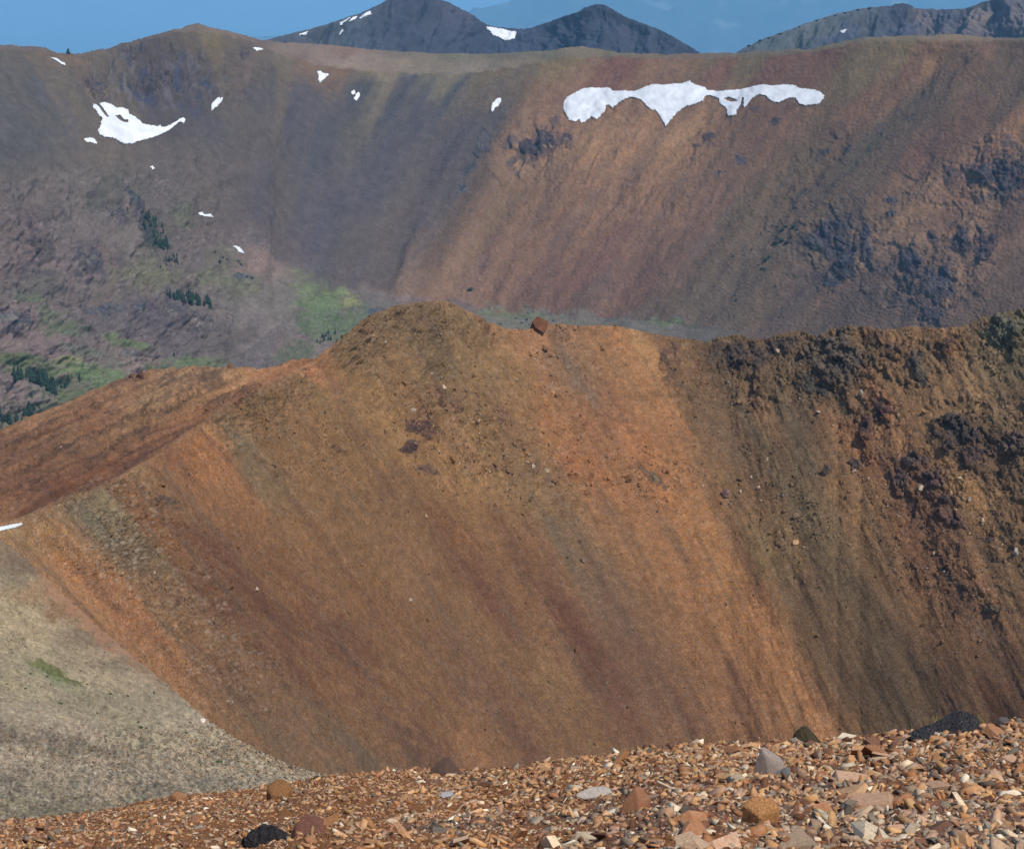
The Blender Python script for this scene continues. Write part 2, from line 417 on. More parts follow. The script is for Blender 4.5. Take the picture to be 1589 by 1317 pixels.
S_R = [(20, 832, (147, 117, 83)), (60, 812, (148, 121, 90)), (100, 850, (169, 125, 84)), (80, 905, (152, 113, 77)), (140, 900, (176, 121, 78)), (200, 950, (161, 110, 72)), (170, 785, (132, 119, 96)), (165, 822, (108, 103, 93)), (185, 850, (117, 109, 96)), (235, 770, (124, 88, 63)), (265, 715, (141, 98, 66)), (215, 735, (154, 123, 87)), (300, 700, (147, 100, 61)), (335, 690, (167, 113, 63)), (350, 720, (145, 100, 62)), (375, 690, (121, 105, 84)), (395, 730, (119, 100, 79)), (250, 830, (128, 89, 61)), (215, 880, (133, 93, 68)), (250, 950, (132, 101, 72)), (330, 1030, (127, 92, 70)), (400, 1090, (118, 92, 73)), (430, 1140, (112, 89, 72)), (300, 850, (108, 73, 51)), (350, 880, (101, 67, 50)), (330, 920, (106, 72, 54)), (400, 940, (105, 70, 49)), (450, 960, (98, 65, 48)), (420, 900, (124, 85, 57)), (420, 640, (121, 95, 67)), (450, 720, (128, 95, 60)), (500, 620, (122, 98, 68)), (480, 560, (150, 103, 67)), (520, 700, (135, 101, 64)), (540, 760, (125, 94, 60)), (560, 560, (120, 99, 73)), (600, 500, (121, 101, 76)), (650, 490, (118, 97, 73)), (700, 510, (125, 102, 75)), (690, 560, (106, 88, 64)), (640, 580, (124, 98, 66)), (600, 640, (137, 106, 65)), (560, 680, (129, 98, 62)), (655, 640, (125, 91, 60)), (700, 660, (139, 107, 75)), (740, 740, (136, 103, 63)), (690, 720, (133, 100, 62)), (760, 690, (126, 99, 67)), (760, 560, (127, 101, 70)), (800, 540, (140, 106, 73)), (840, 530, (151, 107, 70)), (820, 600, (126, 99, 66)), (480, 840, (131, 95, 60)), (520, 900, (120, 86, 57)), (560, 850, (121, 90, 59)), (600, 950, (113, 80, 56)), (540, 1000, (105, 72, 53)), (600, 1050, (113, 82, 58)), (500, 1050, (120, 83, 55)), (460, 1030, (106, 71, 52)), (560, 1110, (122, 90, 62)), (520, 1130, (105, 80, 62)), (560, 1170, (105, 91, 80)), (640, 1160, (97, 72, 61)), (650, 870, (122, 90, 63)), (620, 790, (117, 90, 63)), (700, 830, (111, 77, 51)), (700, 950, (112, 85, 62)), (760, 930, (97, 65, 51)), (720, 1020, (104, 78, 61)), (680, 1090, (113, 84, 59)), (760, 1100, (106, 79, 61)), (720, 1150, (126, 90, 62)), (800, 1140, (99, 70, 58)), (880, 1140, (104, 78, 59)), (860, 1060, (118, 93, 65)), (840, 950, (118, 85, 60)), (850, 860, (113, 84, 63)), (870, 960, (88, 59, 48)), (900, 1000, (88, 59, 51)), (930, 1040, (92, 66, 57)), (800, 860, (108, 78, 55)), (880, 830, (104, 88, 74)), (920, 900, (103, 85, 73)), (960, 960, (101, 80, 69)), (840, 780, (121, 96, 67)), (900, 780, (127, 96, 66)), (1000, 1040, (98, 74, 60)), (870, 560, (103, 88, 80)), (905, 600, (108, 89, 76)), (860, 640, (137, 98, 60)), (920, 660, (133, 91, 61)), (890, 700, (143, 93, 56)), (930, 740, (140, 94, 56)), (960, 530, (142, 101, 64)), (1000, 550, (152, 115, 76)), (985, 600, (141, 102, 63)), (1040, 660, (144, 100, 62)), (960, 640, (132, 92, 63)), (1010, 720, (144, 97, 58)), (1060, 780, (146, 104, 64)), (1000, 860, (131, 95, 62)), (1060, 900, (135, 95, 63)), (1130, 900, (152, 110, 67)), (1180, 1000, (156, 110, 69)), (1250, 1090, (167, 119, 76)), (1090, 980, (122, 87, 60)), (1140, 1080, (127, 92, 67)), (1060, 1090, (108, 79, 62)), (1180, 1120, (135, 98, 69)), (1100, 830, (141, 101, 64)), (1060, 560, (117, 90, 64)), (1090, 640, (101, 81, 63)), (1120, 560, (100, 84, 66)), (1160, 560, (93, 76, 60)), (1180, 630, (132, 103, 75)), (1220, 590, (108, 91, 72)), (1300, 550, (107, 91, 74)), (1290, 600, (90, 79, 66)), (1350, 540, (118, 98, 75)), (1400, 530, (143, 109, 74)), (1350, 600, (156, 111, 75)), (1420, 560, (120, 96, 72)), (1470, 540, (141, 104, 72)), (1560, 500, (112, 103, 81)), (1550, 560, (117, 103, 82)), (1500, 600, (150, 121, 88)), (1460, 640, (156, 122, 84)), (1570, 620, (129, 107, 83)), (1130, 690, (102, 83, 68)), (1180, 680, (96, 84, 70)), (1250, 670, (91, 81, 70)), (1210, 740, (107, 90, 70)), (1160, 770, (116, 91, 66)), (1200, 850, (120, 100, 72)), (1260, 800, (108, 95, 74)), (1250, 720, (96, 85, 71)), (1300, 900, (98, 85, 69)), (1340, 980, (96, 83, 66)), (1290, 960, (110, 88, 66)), (1370, 1060, (93, 78, 63)), (1320, 1060, (102, 82, 63)), (1260, 930, (106, 88, 71)), (1310, 740, (134, 104, 70)), (1350, 820, (139, 108, 73)), (1330, 690, (148, 104, 69)), (1390, 700, (144, 106, 77)), (1380, 900, (120, 95, 69)), (1420, 850, (121, 87, 63)), (1440, 940, (132, 99, 69)), (1420, 790, (124, 87, 66)), (1400, 740, (115, 85, 70)), (1450, 790, (115, 83, 66)), (1500, 770, (167, 128, 82)), (1520, 820, (147, 112, 75)), (1540, 870, (128, 103, 78)), (1580, 850, (116, 97, 72)), (1560, 780, (122, 94, 72)), (1480, 980, (112, 83, 63)), (1520, 910, (139, 103, 76)), (1550, 990, (113, 87, 70)), (1500, 1060, (100, 76, 59)), (1440, 1060, (97, 79, 64)), (1580, 1060, (108, 81, 63)), (1560, 1120, (91, 62, 45)), (1480, 690, (84, 72, 64)), (1530, 690, (104, 84, 70)), (1570, 700, (109, 91, 74))]  # light and shade partly worked into these colours, shaded crags lightened
S_RB = [(20, 700, (116, 84, 63)), (60, 740, (110, 77, 58)), (20, 780, (135, 96, 65)), (100, 750, (107, 69, 49)), (60, 785, (106, 71, 50)), (150, 735, (113, 73, 47)), (120, 680, (115, 88, 65)), (180, 700, (119, 84, 59)), (150, 650, (129, 91, 64)), (100, 640, (138, 104, 76)), (200, 610, (137, 102, 75)), (250, 600, (147, 119, 87)), (230, 650, (127, 97, 67)), (260, 680, (110, 75, 51)), (300, 630, (139, 105, 69)), (330, 590, (149, 118, 87)), (380, 590, (153, 116, 78)), (430, 575, (158, 109, 69)), (460, 568, (152, 104, 67)), (350, 620, (155, 110, 68)), (280, 655, (137, 95, 58))]  # shoulder colours, partly offset for how the slope is lit
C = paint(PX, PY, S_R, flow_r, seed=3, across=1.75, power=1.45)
C2 = paint(PX, PY, S_RB, lambda x, y: y + .45 * x, across=2.2, along=.0, warp=9, seed=8, wfreq=50) if False else paint(PX, PY, S_RB, lambda x, y: x + 1.2 * y, across=1.0, along=1.2, warp=20, seed=8)
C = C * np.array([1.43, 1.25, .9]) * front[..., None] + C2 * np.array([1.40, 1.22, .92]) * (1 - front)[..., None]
st = 1 + .09 * fbm(q / 14, PY / 90, 4, 23) + .06 * fbm(q / 5, PY / 30, 3, 24) + .10 * fbm(PX / 60, PY / 60, 4, 25)
st_b = 1 + .42 * fbm((PY + .42 * PX) / 7, PX / 80, 4, 26) + .16 * fbm(PX / 8, PY / 6, 3, 27)
C *= (st * front + st_b * (1 - front))[..., None]
# rusty, ochre and grey bands of different stone
def tint(C, m, col, k):
    return C * (1 - (m * k)[..., None]) + s2l(col) * (m * k)[..., None]
mO = sst(.18, .5, fbm(q / 26, PY / 260, 4, 41)); mR = sst(.2, .55, fbm(q / 40, PY / 200, 4, 42)); mG = sst(.22, .55, fbm(q / 30, PY / 230, 4, 43))
C = tint(C, mO * front, (146, 106, 68), .22); C = tint(C, mR * front, (98, 62, 50), .30); C = tint(C, mG * front, (108, 92, 76), .28)
# ochre mottling low on the face, lying across the fall line
mo = sst(.05, .4, fbm((PX - .9 * PY) / 60, (PY - .55 * PX) / 13, 5, 46, .6)) * blob(PX, PY, 480, 1040, 300, 150, 35, .6)
C = tint(C, mo * front, (150, 110, 68), .35)
mp = sst(.1, .5, fbm(PX / 34, PY / 30, 5, 49, .62)); C = tint(C, mp * front, (122, 88, 60), .3)
C *= (1 + .10 * fbm(PX / 22, PY / 20, 4, 51, .65))[..., None]
# rock ribs and bands on the left shoulder
lb = (PY + .46 * PX)
rib = (1 - front) * sst(.12, .4, fbm(lb / 11, PX / 60, 4, 57, .6) + .5 * fbm(PX / 40, PY / 30, 3, 58))
C = tint(C, rib, (84, 62, 50), .55)
C = tint(C, (1 - front) * sst(.2, .5, fbm(lb / 9, PX / 110, 3, 59)), (158, 108, 76), .45)
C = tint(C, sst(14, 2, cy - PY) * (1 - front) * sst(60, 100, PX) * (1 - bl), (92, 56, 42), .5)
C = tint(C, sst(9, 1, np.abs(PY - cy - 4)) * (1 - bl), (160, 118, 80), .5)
# dark country rock where it breaks out of the scree
rk = sst(.8, 3.0, rough)
broke = sst(.35, .75, wr_ * .5 + .5 * (cr + .4))
C = tint(C, rk * broke, (74, 62, 52), .4)
C = tint(C, sst(.3, 1.2, rough) * (1 - rk) * sst(.74, .9, wr_) * sst(.55, .2, wd_), (86, 66, 52), .7)
C = tint(C, gran * sst(.6, .9, wr_) * sst(.5, .15, wd_), (160, 140, 118), .6)
C *= (1 + .34 * (wr_ - .5) * (.3 + sst(0, 1.2, rough)))[..., None]
C *= (1 + .16 * fbm(PX / 3.4, PY / 2.8, 2, 88) * (.5 + sst(0, 1.2, rough)) + .07 * fbm(PX / 9, PY / 12, 3, 89))[..., None]
def desat(C, k):
    g = (C @ np.array([.35, .5, .15]))[..., None]
    return np.clip(g + (C - g) * k, .004, 1)
C = desat(C, .88) * np.array([1.31, 1.27, 1.20])
ALB_R = .57
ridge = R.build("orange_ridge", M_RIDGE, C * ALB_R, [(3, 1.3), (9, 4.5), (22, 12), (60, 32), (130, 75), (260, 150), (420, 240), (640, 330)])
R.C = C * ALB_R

# ================================================================== 2. THE FAR CIRQUE WALL AND THE VALLEY
TOP = [(-200, 62), (0, 70), (40, 71), (75, 80), (95, 83), (125, 84), (160, 77), (210, 62), (250, 52), (280, 44), (300, 37), (308, 36), (325, 42), (350, 47), (380, 56), (405, 62), (440, 66), (480, 68),
       (520, 71), (560, 75), (620, 80), (680, 83), (760, 84), (850, 79), (880, 74), (905, 72), (930, 77), (965, 82), (1030, 84), (1080, 83), (1150, 82), (1200, 78), (1260, 76),
       (1290, 68), (1320, 62), (1345, 58), (1400, 56), (1490, 54), (1520, 58), (1560, 59), (1589, 59), (1800, 66)]
RIM = [(-200, 66), (0, 74), (125, 88), (210, 66), (305, 41), (380, 62), (430, 80), (470, 96), (560, 108), (640, 113), (720, 113), (780, 108), (850, 92), (930, 88), (1080, 92), (1200, 86), (1290, 76), (1345, 62), (1589, 64), (1800, 70)]
YW = [(-200, 2200), (0, 2400), (305, 2750), (600, 2900), (900, 2850), (1300, 2600), (1589, 2350), (1800, 2200)]
def flow_w(px, py):
    k = np.interp(px, [-200, 80, 300, 480, 650, 900, 1300, 1589], [.7, .55, .25, -.25, -.62, -.72, -.78, -.5])
    return px - k * (py - 200)
px = np.concatenate([np.linspace(-200, -15, 20)[:-1], np.linspace(-15, 1605, 900), np.linspace(1605, 1800, 20)[1:]])
bot = I([(-200, 800), (0, 700), (200, 640), (300, 600), (480, 590), (560, 540), (700, 525), (800, 545), (1589, 545), (1800, 545)], px)
Wl = Sheet(px, I(TOP, px), bot, 330, .9)
PX, PY = Wl.PX, Wl.PY
rim = Is(RIM, PX, 30); Yc = Is(YW, PX, 80); zc = RR(rim) * Yc
s = np.interp(PX, [-200, 0, 200, 400, 600, 900, 1600], [.40, .41, .47, .56, .62, .62, .62])
yb = I([(-200, 900), (300, 600), (480, 470), (560, 450), (650, 466), (800, 486), (1000, 498), (1150, 520), (1300, 560), (1800, 640)], PX)
pys = np.minimum(PY, yb)
Yv = (s * Yc - zc) / (s - RR(pys))
zb = RR(yb) * Yv
Yv = np.where(PY > yb, (.06 * Yv - zb) / (.06 - RR(PY)), Yv)
Yv = np.where(PY < rim, (.05 * Yc - zc) / (.05 - RR(PY)), Yv)
spur = blob(PX, PY, 40, 420, 250, 190, 38, .7, .12 * fbm(PX / 60, PY / 60, 3, 77))
Yv = Yv * (1 - .022 * spur)
Wl.P = W(PX, PY, Yv)
q = flow_w(PX, PY)
q0 = q; q = q + 12 * fbm(PX / 70, PY / 60, 4, 3, .55) + 4 * fbm(PX / 18, PY / 22, 3, 4)
wallm = sst(0, 30, PY - rim) * sst(20, -20, PY - yb)
left = sst(430, 250, PX + .0 * PY) * sst(215, 300, PY + .12 * (PX - 100))
h = wallm * (1 - left) * (12 * fbm(q / 130, PY / 400, 3, 5) + 1.8 * fbm(q / 40, PY / 110, 4, 6, .55) + .4 * fbm(q / 12, PY / 50, 3, 7))
h += 2.0 * fbm(PX / 30, PY / 12, 4, 9) * (1 - wallm)
# knobbly spur on the left
nzb = .45 * fbm(PX / 34, PY / 34, 4, 21)
h += left * (14 * (rid(PX / 100, PY / 62, 3, 12, .45) - .55) + 5 * fbm(PX / 30, PY / 20, 4, 13, .55) + 5.0 * facet((PX + .6 * PY) / 17, (PY - .5 * PX) / 10, 10) * sst(-.2, .4, fbm(PX / 50, PY / 40, 3, 19)) + 2.6 * facet(PX / 6, PY / 4.5, 11))
ROUGHW = [(830, 225, 55, 34, -35, 16), (775, 250, 30, 40, 0, 6), (245, 120, 110, 50, 10, 14), (150, 120, 50, 50, 30, 8), (1300, 380, 70, 60, 10, 13), (1410, 420, 50, 70, 0, 12),
          (1470, 440, 60, 60, 0, 9), (1500, 375, 40, 40, 0, 12), (1550, 270, 60, 55, -20, 18), (1460, 290, 60, 40, 0, 9), (1250, 260, 110, 26, -42, 7), (1200, 350, 110, 20, -50, 5),
          (930, 160, 60, 26, 0, 5), (1100, 212, 30, 14, 0, 7), (60, 390, 70, 60, 30, 12), (150, 420, 60, 50, 10, 12), (230, 470, 110, 40, 10, 10), (290, 480, 70, 40, 30, 10),
          (30, 495, 50, 30, 20, 12), (205, 330, 40, 60, -30, 12), (380, 420, 60, 24, 30, 6), (220, 600, 50, 40, 0, 8), (40, 600, 60, 50, 10, 8), (440, 590, 40, 40, 0, 7), (200, 540, 80, 30, 20, 7)]
rough = np.zeros_like(PX)
for (x, y, rx, ry, dg, a) in ROUGHW:
    rough = np.maximum(rough, a * blob(PX, PY, x, y, rx, ry, dg, .6, nzb))
cr = rid(PX / 22, (PY + .3 * PX) / 26, 5, 31, .6) - .3
wd_, wr_ = worl(PX / 7, PY / 5, 3)
h += .5 * rough * (.42 * cr + .6 * facet((PX + .4 * PY) / 26, (PY - .4 * PX) / 22, 8) + .12 * facet(PX / 6, PY / 5, 9) + .2 * fbm(q / 14, PY / 40, 4, 52))
h += .9 * fbm(PX / 4, PY / 3, 2, 44)
flat_ = (1 - blob(PX, PY, 210, 192, 95, 42, -3, .4)) * (1 - blob(PX, PY, 88, 97, 26, 18, 0, .4))
bowl = flat_ * blob(PX, PY, 245, 115, 150, 62, 12, .5, nzb) * sst(0, 12, PY - Wl.pyt[None])
h += bowl * 13 * (rid((PX - .5 * PY + 10 * fbm(PX / 30, PY / 30, 2, 66)) / 26, (PY + .2 * PX) / 60, 4, 67, .6) - .5) + flat_ * blob(PX, PY, 104, 150, 18, 80, -28, .6) * 10
# furrows under the long snow band
fur = blob(PX, PY, 970, 260, 170, 110, 0, .5) * wallm
h += fur * 3.0 * rid((q + 22 * fbm(PX / 60, PY / 50, 3, 64)) / 34, PY / 150, 4, 61)
Wl.displace(h)
S_W = [(30, 90, (92, 81, 65)), (50, 150, (87, 79, 69)), (20, 210, (85, 78, 69)), (105, 100, (110, 88, 63)), (120, 140, (99, 87, 69)), (200, 110, (92, 80, 67)), (160, 90, (98, 85, 66)), (300, 60, (90, 76, 58)), (320, 48, (108, 93, 64)), (260, 110, (82, 70, 60)), (230, 140, (78, 68, 62)), (330, 110, (83, 72, 62)), (300, 150, (78, 69, 64)), (345, 60, (111, 93, 60)), (400, 150, (83, 74, 65)), (380, 80, (86, 73, 60)), (390, 110, (103, 85, 68)), (450, 84, (105, 90, 64)), (500, 98, (119, 91, 61)), (540, 82, (116, 87, 57)), (600, 88, (114, 98, 67)), (600, 104, (128, 111, 79)), (700, 92, (101, 94, 60)), (700, 106, (123, 109, 81)), (800, 88, (108, 98, 60)), (790, 100, (117, 93, 62)), (900, 78, (117, 103, 61)), (1000, 88, (118, 90, 59)), (1100, 92, (105, 89, 59)), (1180, 88, (105, 93, 62)), (480, 170, (80, 73, 68)), (560, 140, (69, 66, 64)), (620, 150, (76, 72, 69)), (700, 150, (80, 74, 67)), (780, 130, (100, 84, 67)), (500, 220, (77, 72, 68)), (400, 300, (85, 75, 69)), (340, 220, (83, 74, 68)), (350, 320, (90, 80, 71)), (600, 250, (79, 72, 69)), (520, 330, (82, 74, 69)), (640, 190, (77, 71, 68)), (700, 230, (82, 73, 68)), (740, 210, (83, 75, 66)), (480, 390, (85, 75, 71)), (560, 400, (90, 78, 69)), (620, 360, (89, 76, 67)), (680, 300, (86, 74, 65)), (740, 290, (90, 75, 63)), (690, 350, (90, 74, 62)), (650, 410, (104, 85, 69)), (630, 440, (120, 97, 76)), (770, 290, (114, 89, 65)), (800, 260, (149, 116, 78)), (760, 340, (116, 93, 67)), (690, 420, (125, 99, 75)), (830, 300, (126, 96, 66)), (860, 320, (120, 91, 64)), (860, 150, (126, 94, 67)), (860, 200, (147, 109, 72)), (780, 400, (128, 97, 73)), (850, 400, (112, 83, 66)), (900, 230, (143, 110, 68)), (950, 210, (152, 115, 68)), (1000, 200, (149, 111, 67)), (1060, 200, (154, 118, 69)), (1020, 260, (143, 108, 67)), (900, 290, (137, 101, 66)), (950, 300, (132, 99, 65)), (1000, 330, (129, 95, 66)), (1090, 250, (133, 100, 66)), (900, 420, (114, 82, 67)), (950, 380, (115, 83, 66)), (1000, 430, (109, 82, 69)), (820, 450, (111, 84, 70)), (730, 450, (126, 98, 80)), (900, 470, (100, 81, 72)), (1000, 478, (95, 83, 73)), (900, 110, (124, 95, 69)), (970, 110, (117, 73, 53)), (1000, 100, (133, 99, 69)), (1050, 110, (119, 92, 67)), (1120, 110, (114, 82, 62)), (1200, 115, (108, 76, 59)), (1260, 110, (106, 76, 57)), (1220, 180, (109, 80, 62)), (1160, 200, (109, 85, 62)), (1140, 280, (112, 88, 65)), (1090, 330, (120, 91, 67)), (1060, 400, (110, 85, 70)), (1160, 330, (100, 87, 66)), (1200, 400, (100, 88, 73)), (1250, 250, (102, 85, 61)), (1200, 290, (104, 86, 63)), (1300, 300, (101, 85, 65)), (1300, 180, (105, 81, 63)), (1340, 100, (112, 98, 65)), (1400, 75, (122, 106, 66)), (1460, 72, (136, 103, 64)), (1400, 120, (114, 84, 62)), (1330, 150, (123, 90, 62)), (1500, 110, (115, 89, 66)), (1560, 90, (97, 81, 65)), (1560, 150, (97, 82, 66)), (1480, 150, (102, 86, 69)), (1420, 190, (95, 83, 69)), (1350, 230, (90, 83, 69)), (1400, 240, (98, 80, 66)), (1500, 200, (105, 80, 64)), (1450, 225, (102, 75, 64)), (1560, 210, (132, 97, 63)), (1300, 340, (96, 82, 70)), (1350, 290, (111, 90, 69)), (1250, 340, (100, 82, 70)), (1250, 450, (93, 81, 78)), (1150, 460, (96, 85, 74)), (1100, 470, (98, 86, 75)), (1330, 460, (95, 82, 77)), (1380, 360, (137, 109, 79)), (1390, 300, (125, 99, 70)), (1450, 350, (139, 110, 79)), (1430, 300, (145, 113, 77)), (1450, 400, (116, 95, 75)), (1490, 430, (137, 107, 82)), (1380, 480, (106, 90, 81)), (1500, 300, (125, 92, 67)), (1560, 340, (102, 80, 68)), (1560, 430, (101, 83, 72)), (1530, 480, (99, 83, 72)), (1420, 470, (97, 84, 79)), (1520, 340, (130, 103, 77))]  # wall colours with the light at each spot partly evened out
S_L = [(20, 260, (96, 90, 82)), (80, 290, (104, 96, 86)), (60, 330, (94, 84, 78)), (130, 280, (98, 94, 82)), (180, 300, (88, 88, 76)), (170, 350, (84, 92, 74)), (230, 360, (58, 74, 60)), (245, 385, (60, 80, 60)), (110, 350, (106, 98, 90)), (40, 370, (104, 92, 84)), (20, 420, (104, 92, 86)), (60, 430, (94, 94, 80)), (55, 462, (86, 102, 80)), (30, 465, (94, 100, 76)), (90, 490, (86, 108, 76)), (105, 510, (84, 102, 78)), (130, 440, (108, 98, 92)), (130, 400, (92, 86, 82)), (100, 400, (110, 98, 94)), (190, 400, (108, 100, 88)), (220, 420, (98, 102, 76)), (250, 405, (96, 102, 72)), (170, 445, (104, 98, 84)), (290, 400, (100, 92, 88)), (330, 370, (104, 92, 86)), (300, 330, (96, 90, 80)), (290, 340, (84, 100, 78)), (260, 310, (92, 88, 80)), (350, 400, (100, 100, 78)), (400, 410, (126, 104, 90)), (430, 425, (120, 104, 90)), (380, 440, (102, 104, 82)), (330, 435, (92, 100, 74)), (440, 450, (106, 104, 92)), (270, 450, (88, 94, 78)), (60, 520, (116, 100, 94)), (30, 540, (114, 100, 94)), (150, 500, (96, 90, 90)), (200, 500, (94, 88, 90)), (280, 510, (94, 88, 92)), (180, 528, (84, 104, 66)), (215, 530, (84, 108, 62)), (210, 545, (106, 94, 90)), (130, 530, (106, 94, 90)), (240, 500, (90, 84, 88)), (330, 490, (108, 102, 96)), (300, 540, (96, 90, 94)), (350, 520, (102, 98, 96)), (390, 490, (110, 106, 98)), (400, 540, (108, 104, 100)), (30, 560, (84, 102, 58)), (60, 555, (82, 100, 62)), (105, 560, (112, 128, 60)), (95, 545, (92, 108, 66)), (130, 575, (96, 124, 66)), (160, 585, (82, 116, 64)), (110, 600, (84, 102, 60)), (150, 610, (92, 106, 70)), (120, 545, (80, 98, 80)), (150, 555, (94, 100, 86)), (60, 600, (118, 106, 98)), (30, 605, (120, 106, 98)), (20, 640, (110, 100, 84)), (80, 640, (96, 104, 72)), (200, 560, (130, 112, 102)), (220, 580, (126, 110, 98)), (180, 560, (104, 104, 88)), (250, 565, (86, 108, 62)), (300, 560, (84, 116, 62)), (320, 565, (90, 112, 68)), (270, 570, (88, 110, 64)), (350, 570, (102, 98, 94)), (420, 560, (106, 100, 94)), (440, 545, (122, 106, 96)), (470, 500, (92, 118, 66)), (480, 485, (88, 116, 66)), (500, 470, (88, 118, 66)), (490, 440, (112, 126, 72)), (500, 428, (108, 118, 78)), (530, 465, (98, 116, 70)), (545, 468, (116, 128, 66)), (520, 500, (90, 126, 64)), (470, 425, (104, 104, 84)), (540, 440, (98, 108, 80)), (460, 460, (106, 108, 92)), (480, 540, (92, 110, 80)), (510, 520, (80, 104, 76)), (450, 520, (94, 100, 78)), (560, 500, (84, 112, 72)), (570, 480, (92, 104, 96)), (600, 470, (98, 98, 90)), (620, 460, (124, 104, 92)), (400, 370, (92, 84, 84)), (450, 395, (90, 82, 84)), (370, 350, (94, 84, 82)), (750, 488, (100, 108, 84)), (790, 490, (108, 112, 86)), (790, 500, (82, 88, 82)), (830, 495, (84, 90, 84)), (900, 496, (106, 104, 90)), (960, 500, (98, 98, 88)), (1040, 502, (88, 104, 74)), (1000, 505, (104, 108, 90)), (1100, 518, (92, 102, 84)), (1080, 505, (92, 92, 84)), (700, 475, (112, 94, 86)), (660, 468, (112, 94, 88))]
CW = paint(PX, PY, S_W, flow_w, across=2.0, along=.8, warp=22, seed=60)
S_L = [t for t in S_L if t[2][1] <= t[2][0] + 5 or t[1] > 620]
S_L = [(x, y, tuple(.3 * (.3 * c[0] + .55 * c[1] + .15 * c[2]) + .7 * v for v in c)) for x, y, c in S_L]
CL = paint(PX, PY, S_L, lambda x, y: x, across=1.0, along=1.5, warp=10, seed=70, power=2.6, wfreq=34)
S_T = [(0, 72, (104, 94, 84)), (100, 84, (104, 90, 76)), (210, 64, (100, 88, 78)), (300, 38, (112, 98, 80)), (350, 52, (120, 104, 84)), (400, 68, (106, 92, 78)), (450, 76, (122, 106, 90)), (450, 90, (116, 94, 82)), (500, 84, (128, 112, 94)), (540, 80, (122, 96, 76)), (560, 92, (132, 118, 98)), (540, 104, (138, 122, 102)),
 (620, 84, (112, 100, 80)), (620, 96, (130, 116, 94)), (600, 106, (126, 112, 92)), (700, 88, (108, 104, 78)), (690, 98, (118, 108, 84)), (720, 108, (126, 116, 96)), (780, 88, (102, 98, 74)), (800, 98, (124, 112, 88)), (850, 84, (104, 100, 74)), (900, 76, (118, 108, 80)), (960, 84, (106, 98, 74)), (1080, 88, (106, 92, 72)), (1200, 84, (98, 92, 72)), (1300, 68, (100, 94, 72)), (1400, 60, (112, 102, 76)), (1500, 58, (118, 104, 76)), (1589, 62, (96, 88, 76))]
GREEN = [(45, 462, 22, 8, 10, (84, 104, 80), .9), (75, 490, 16, 10, 30, (88, 106, 76), .8), (100, 510, 30, 9, 10, (86, 108, 78), .8), (20, 560, 45, 8, 5, (84, 106, 60), .9), (60, 578, 44, 12, 10, (84, 108, 62), .85), (105, 560, 18, 6, 0, (122, 132, 60), .9),
 (135, 577, 44, 9, 10, (94, 126, 64), .9), (165, 592, 40, 10, 15, (84, 118, 64), .9), (110, 610, 50, 14, 10, (84, 106, 62), .85), (60, 650, 60, 8, 0, (88, 104, 66), .6), (180, 525, 22, 5, 15, (84, 110, 62), .9), (212, 535, 20, 4, 15, (86, 114, 62), .9), (230, 425, 45, 14, 12, (100, 104, 72), .7),
 (238, 365, 16, 28, -35, (50, 70, 56), .85), (255, 568, 25, 8, 0, (84, 112, 60), .9), (310, 562, 32, 9, 5, (82, 120, 60), .9), (500, 468, 36, 26, 20, (90, 126, 62), .85), (495, 432, 34, 8, 12, (112, 128, 74), .85), (545, 468, 12, 8, 0, (132, 144, 62), .85),
 (510, 505, 44, 16, 0, (84, 116, 68), .85), (560, 492, 34, 14, 0, (84, 110, 72), .75), (285, 335, 18, 14, 40, (88, 104, 78), .6), (325, 432, 34, 8, 15, (94, 104, 72), .7), (375, 440, 30, 6, 15, (98, 106, 76), .6), (790, 488, 50, 4, 3, (98, 116, 76), .8),
 (1040, 501, 40, 4, 2, (84, 112, 70), .85), (130, 545, 30, 6, 10, (84, 102, 82), .6), (460, 550, 30, 16, -20, (84, 110, 72), .7), (900, 500, 50, 3, 2, (98, 108, 82), .6)]
gz = .85 * fbm(PX / 20, PY / 9, 5, 131, .72) + .25 * (worl(PX / 5, PY / 3, 133)[1] - .5)
for (x, y, rx, ry, dg, cc_, k_) in GREEN:
    mg = blob(PX, PY, x, y, rx * 1.15, ry * 1.25, dg, .3, gz)
    cc_ = tuple(.28 * (.4 * cc_[0] + .5 * cc_[1] + .1 * cc_[2]) + .72 * v for v in cc_)
    tc_ = s2l(cc_) * np.array([1.08, 1.0, .9]) * (1 + .28 * fbm(PX / 6, PY / 3.5, 3, 132))[..., None]
    CL = CL * (1 - (mg * k_)[..., None]) + tc_ * np.array([.95, 1.05, .95]) * (mg * k_)[..., None]
CT = paint(PX, PY, S_T, lambda x, y: x, across=.6, along=2.0, warp=5, seed=77, power=2.5, wfreq=30)
mt = sst(5, -3, PY - rim + 4 * fbm(PX / 18, PY / 8, 3, 78))
CW = CW * (1 - mt)[..., None] + CT * mt[..., None]
nf = 16 * fbm(PX / 26, PY / 10, 4, 99)
ml = np.maximum(left, sst(-12, 2, PY - yb + nf) * sst(1180, 1120, PX))
ml = np.maximum(ml, blob(PX, PY, 380, 430, 110, 75, 30, .3, nzb * .6))
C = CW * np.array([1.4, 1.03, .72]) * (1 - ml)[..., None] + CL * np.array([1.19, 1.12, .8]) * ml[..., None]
C *= (1 + (1 - ml) * (.08 * fbm(q / 12, PY / 70, 4, 23) + .06 * fbm(q / 4, PY / 16, 3, 24)) + .10 * fbm(PX / 50, PY / 40, 4, 25) + ml * .16 * fbm(PX / 9, PY / 6, 4, 28))[..., None]
C = tint(C, fur * sst(.3, .8, rid((q + 14 * fbm(PX / 40, PY / 40, 3, 65)) / 16, PY / 90, 3, 62)), (112, 88, 70), .25)
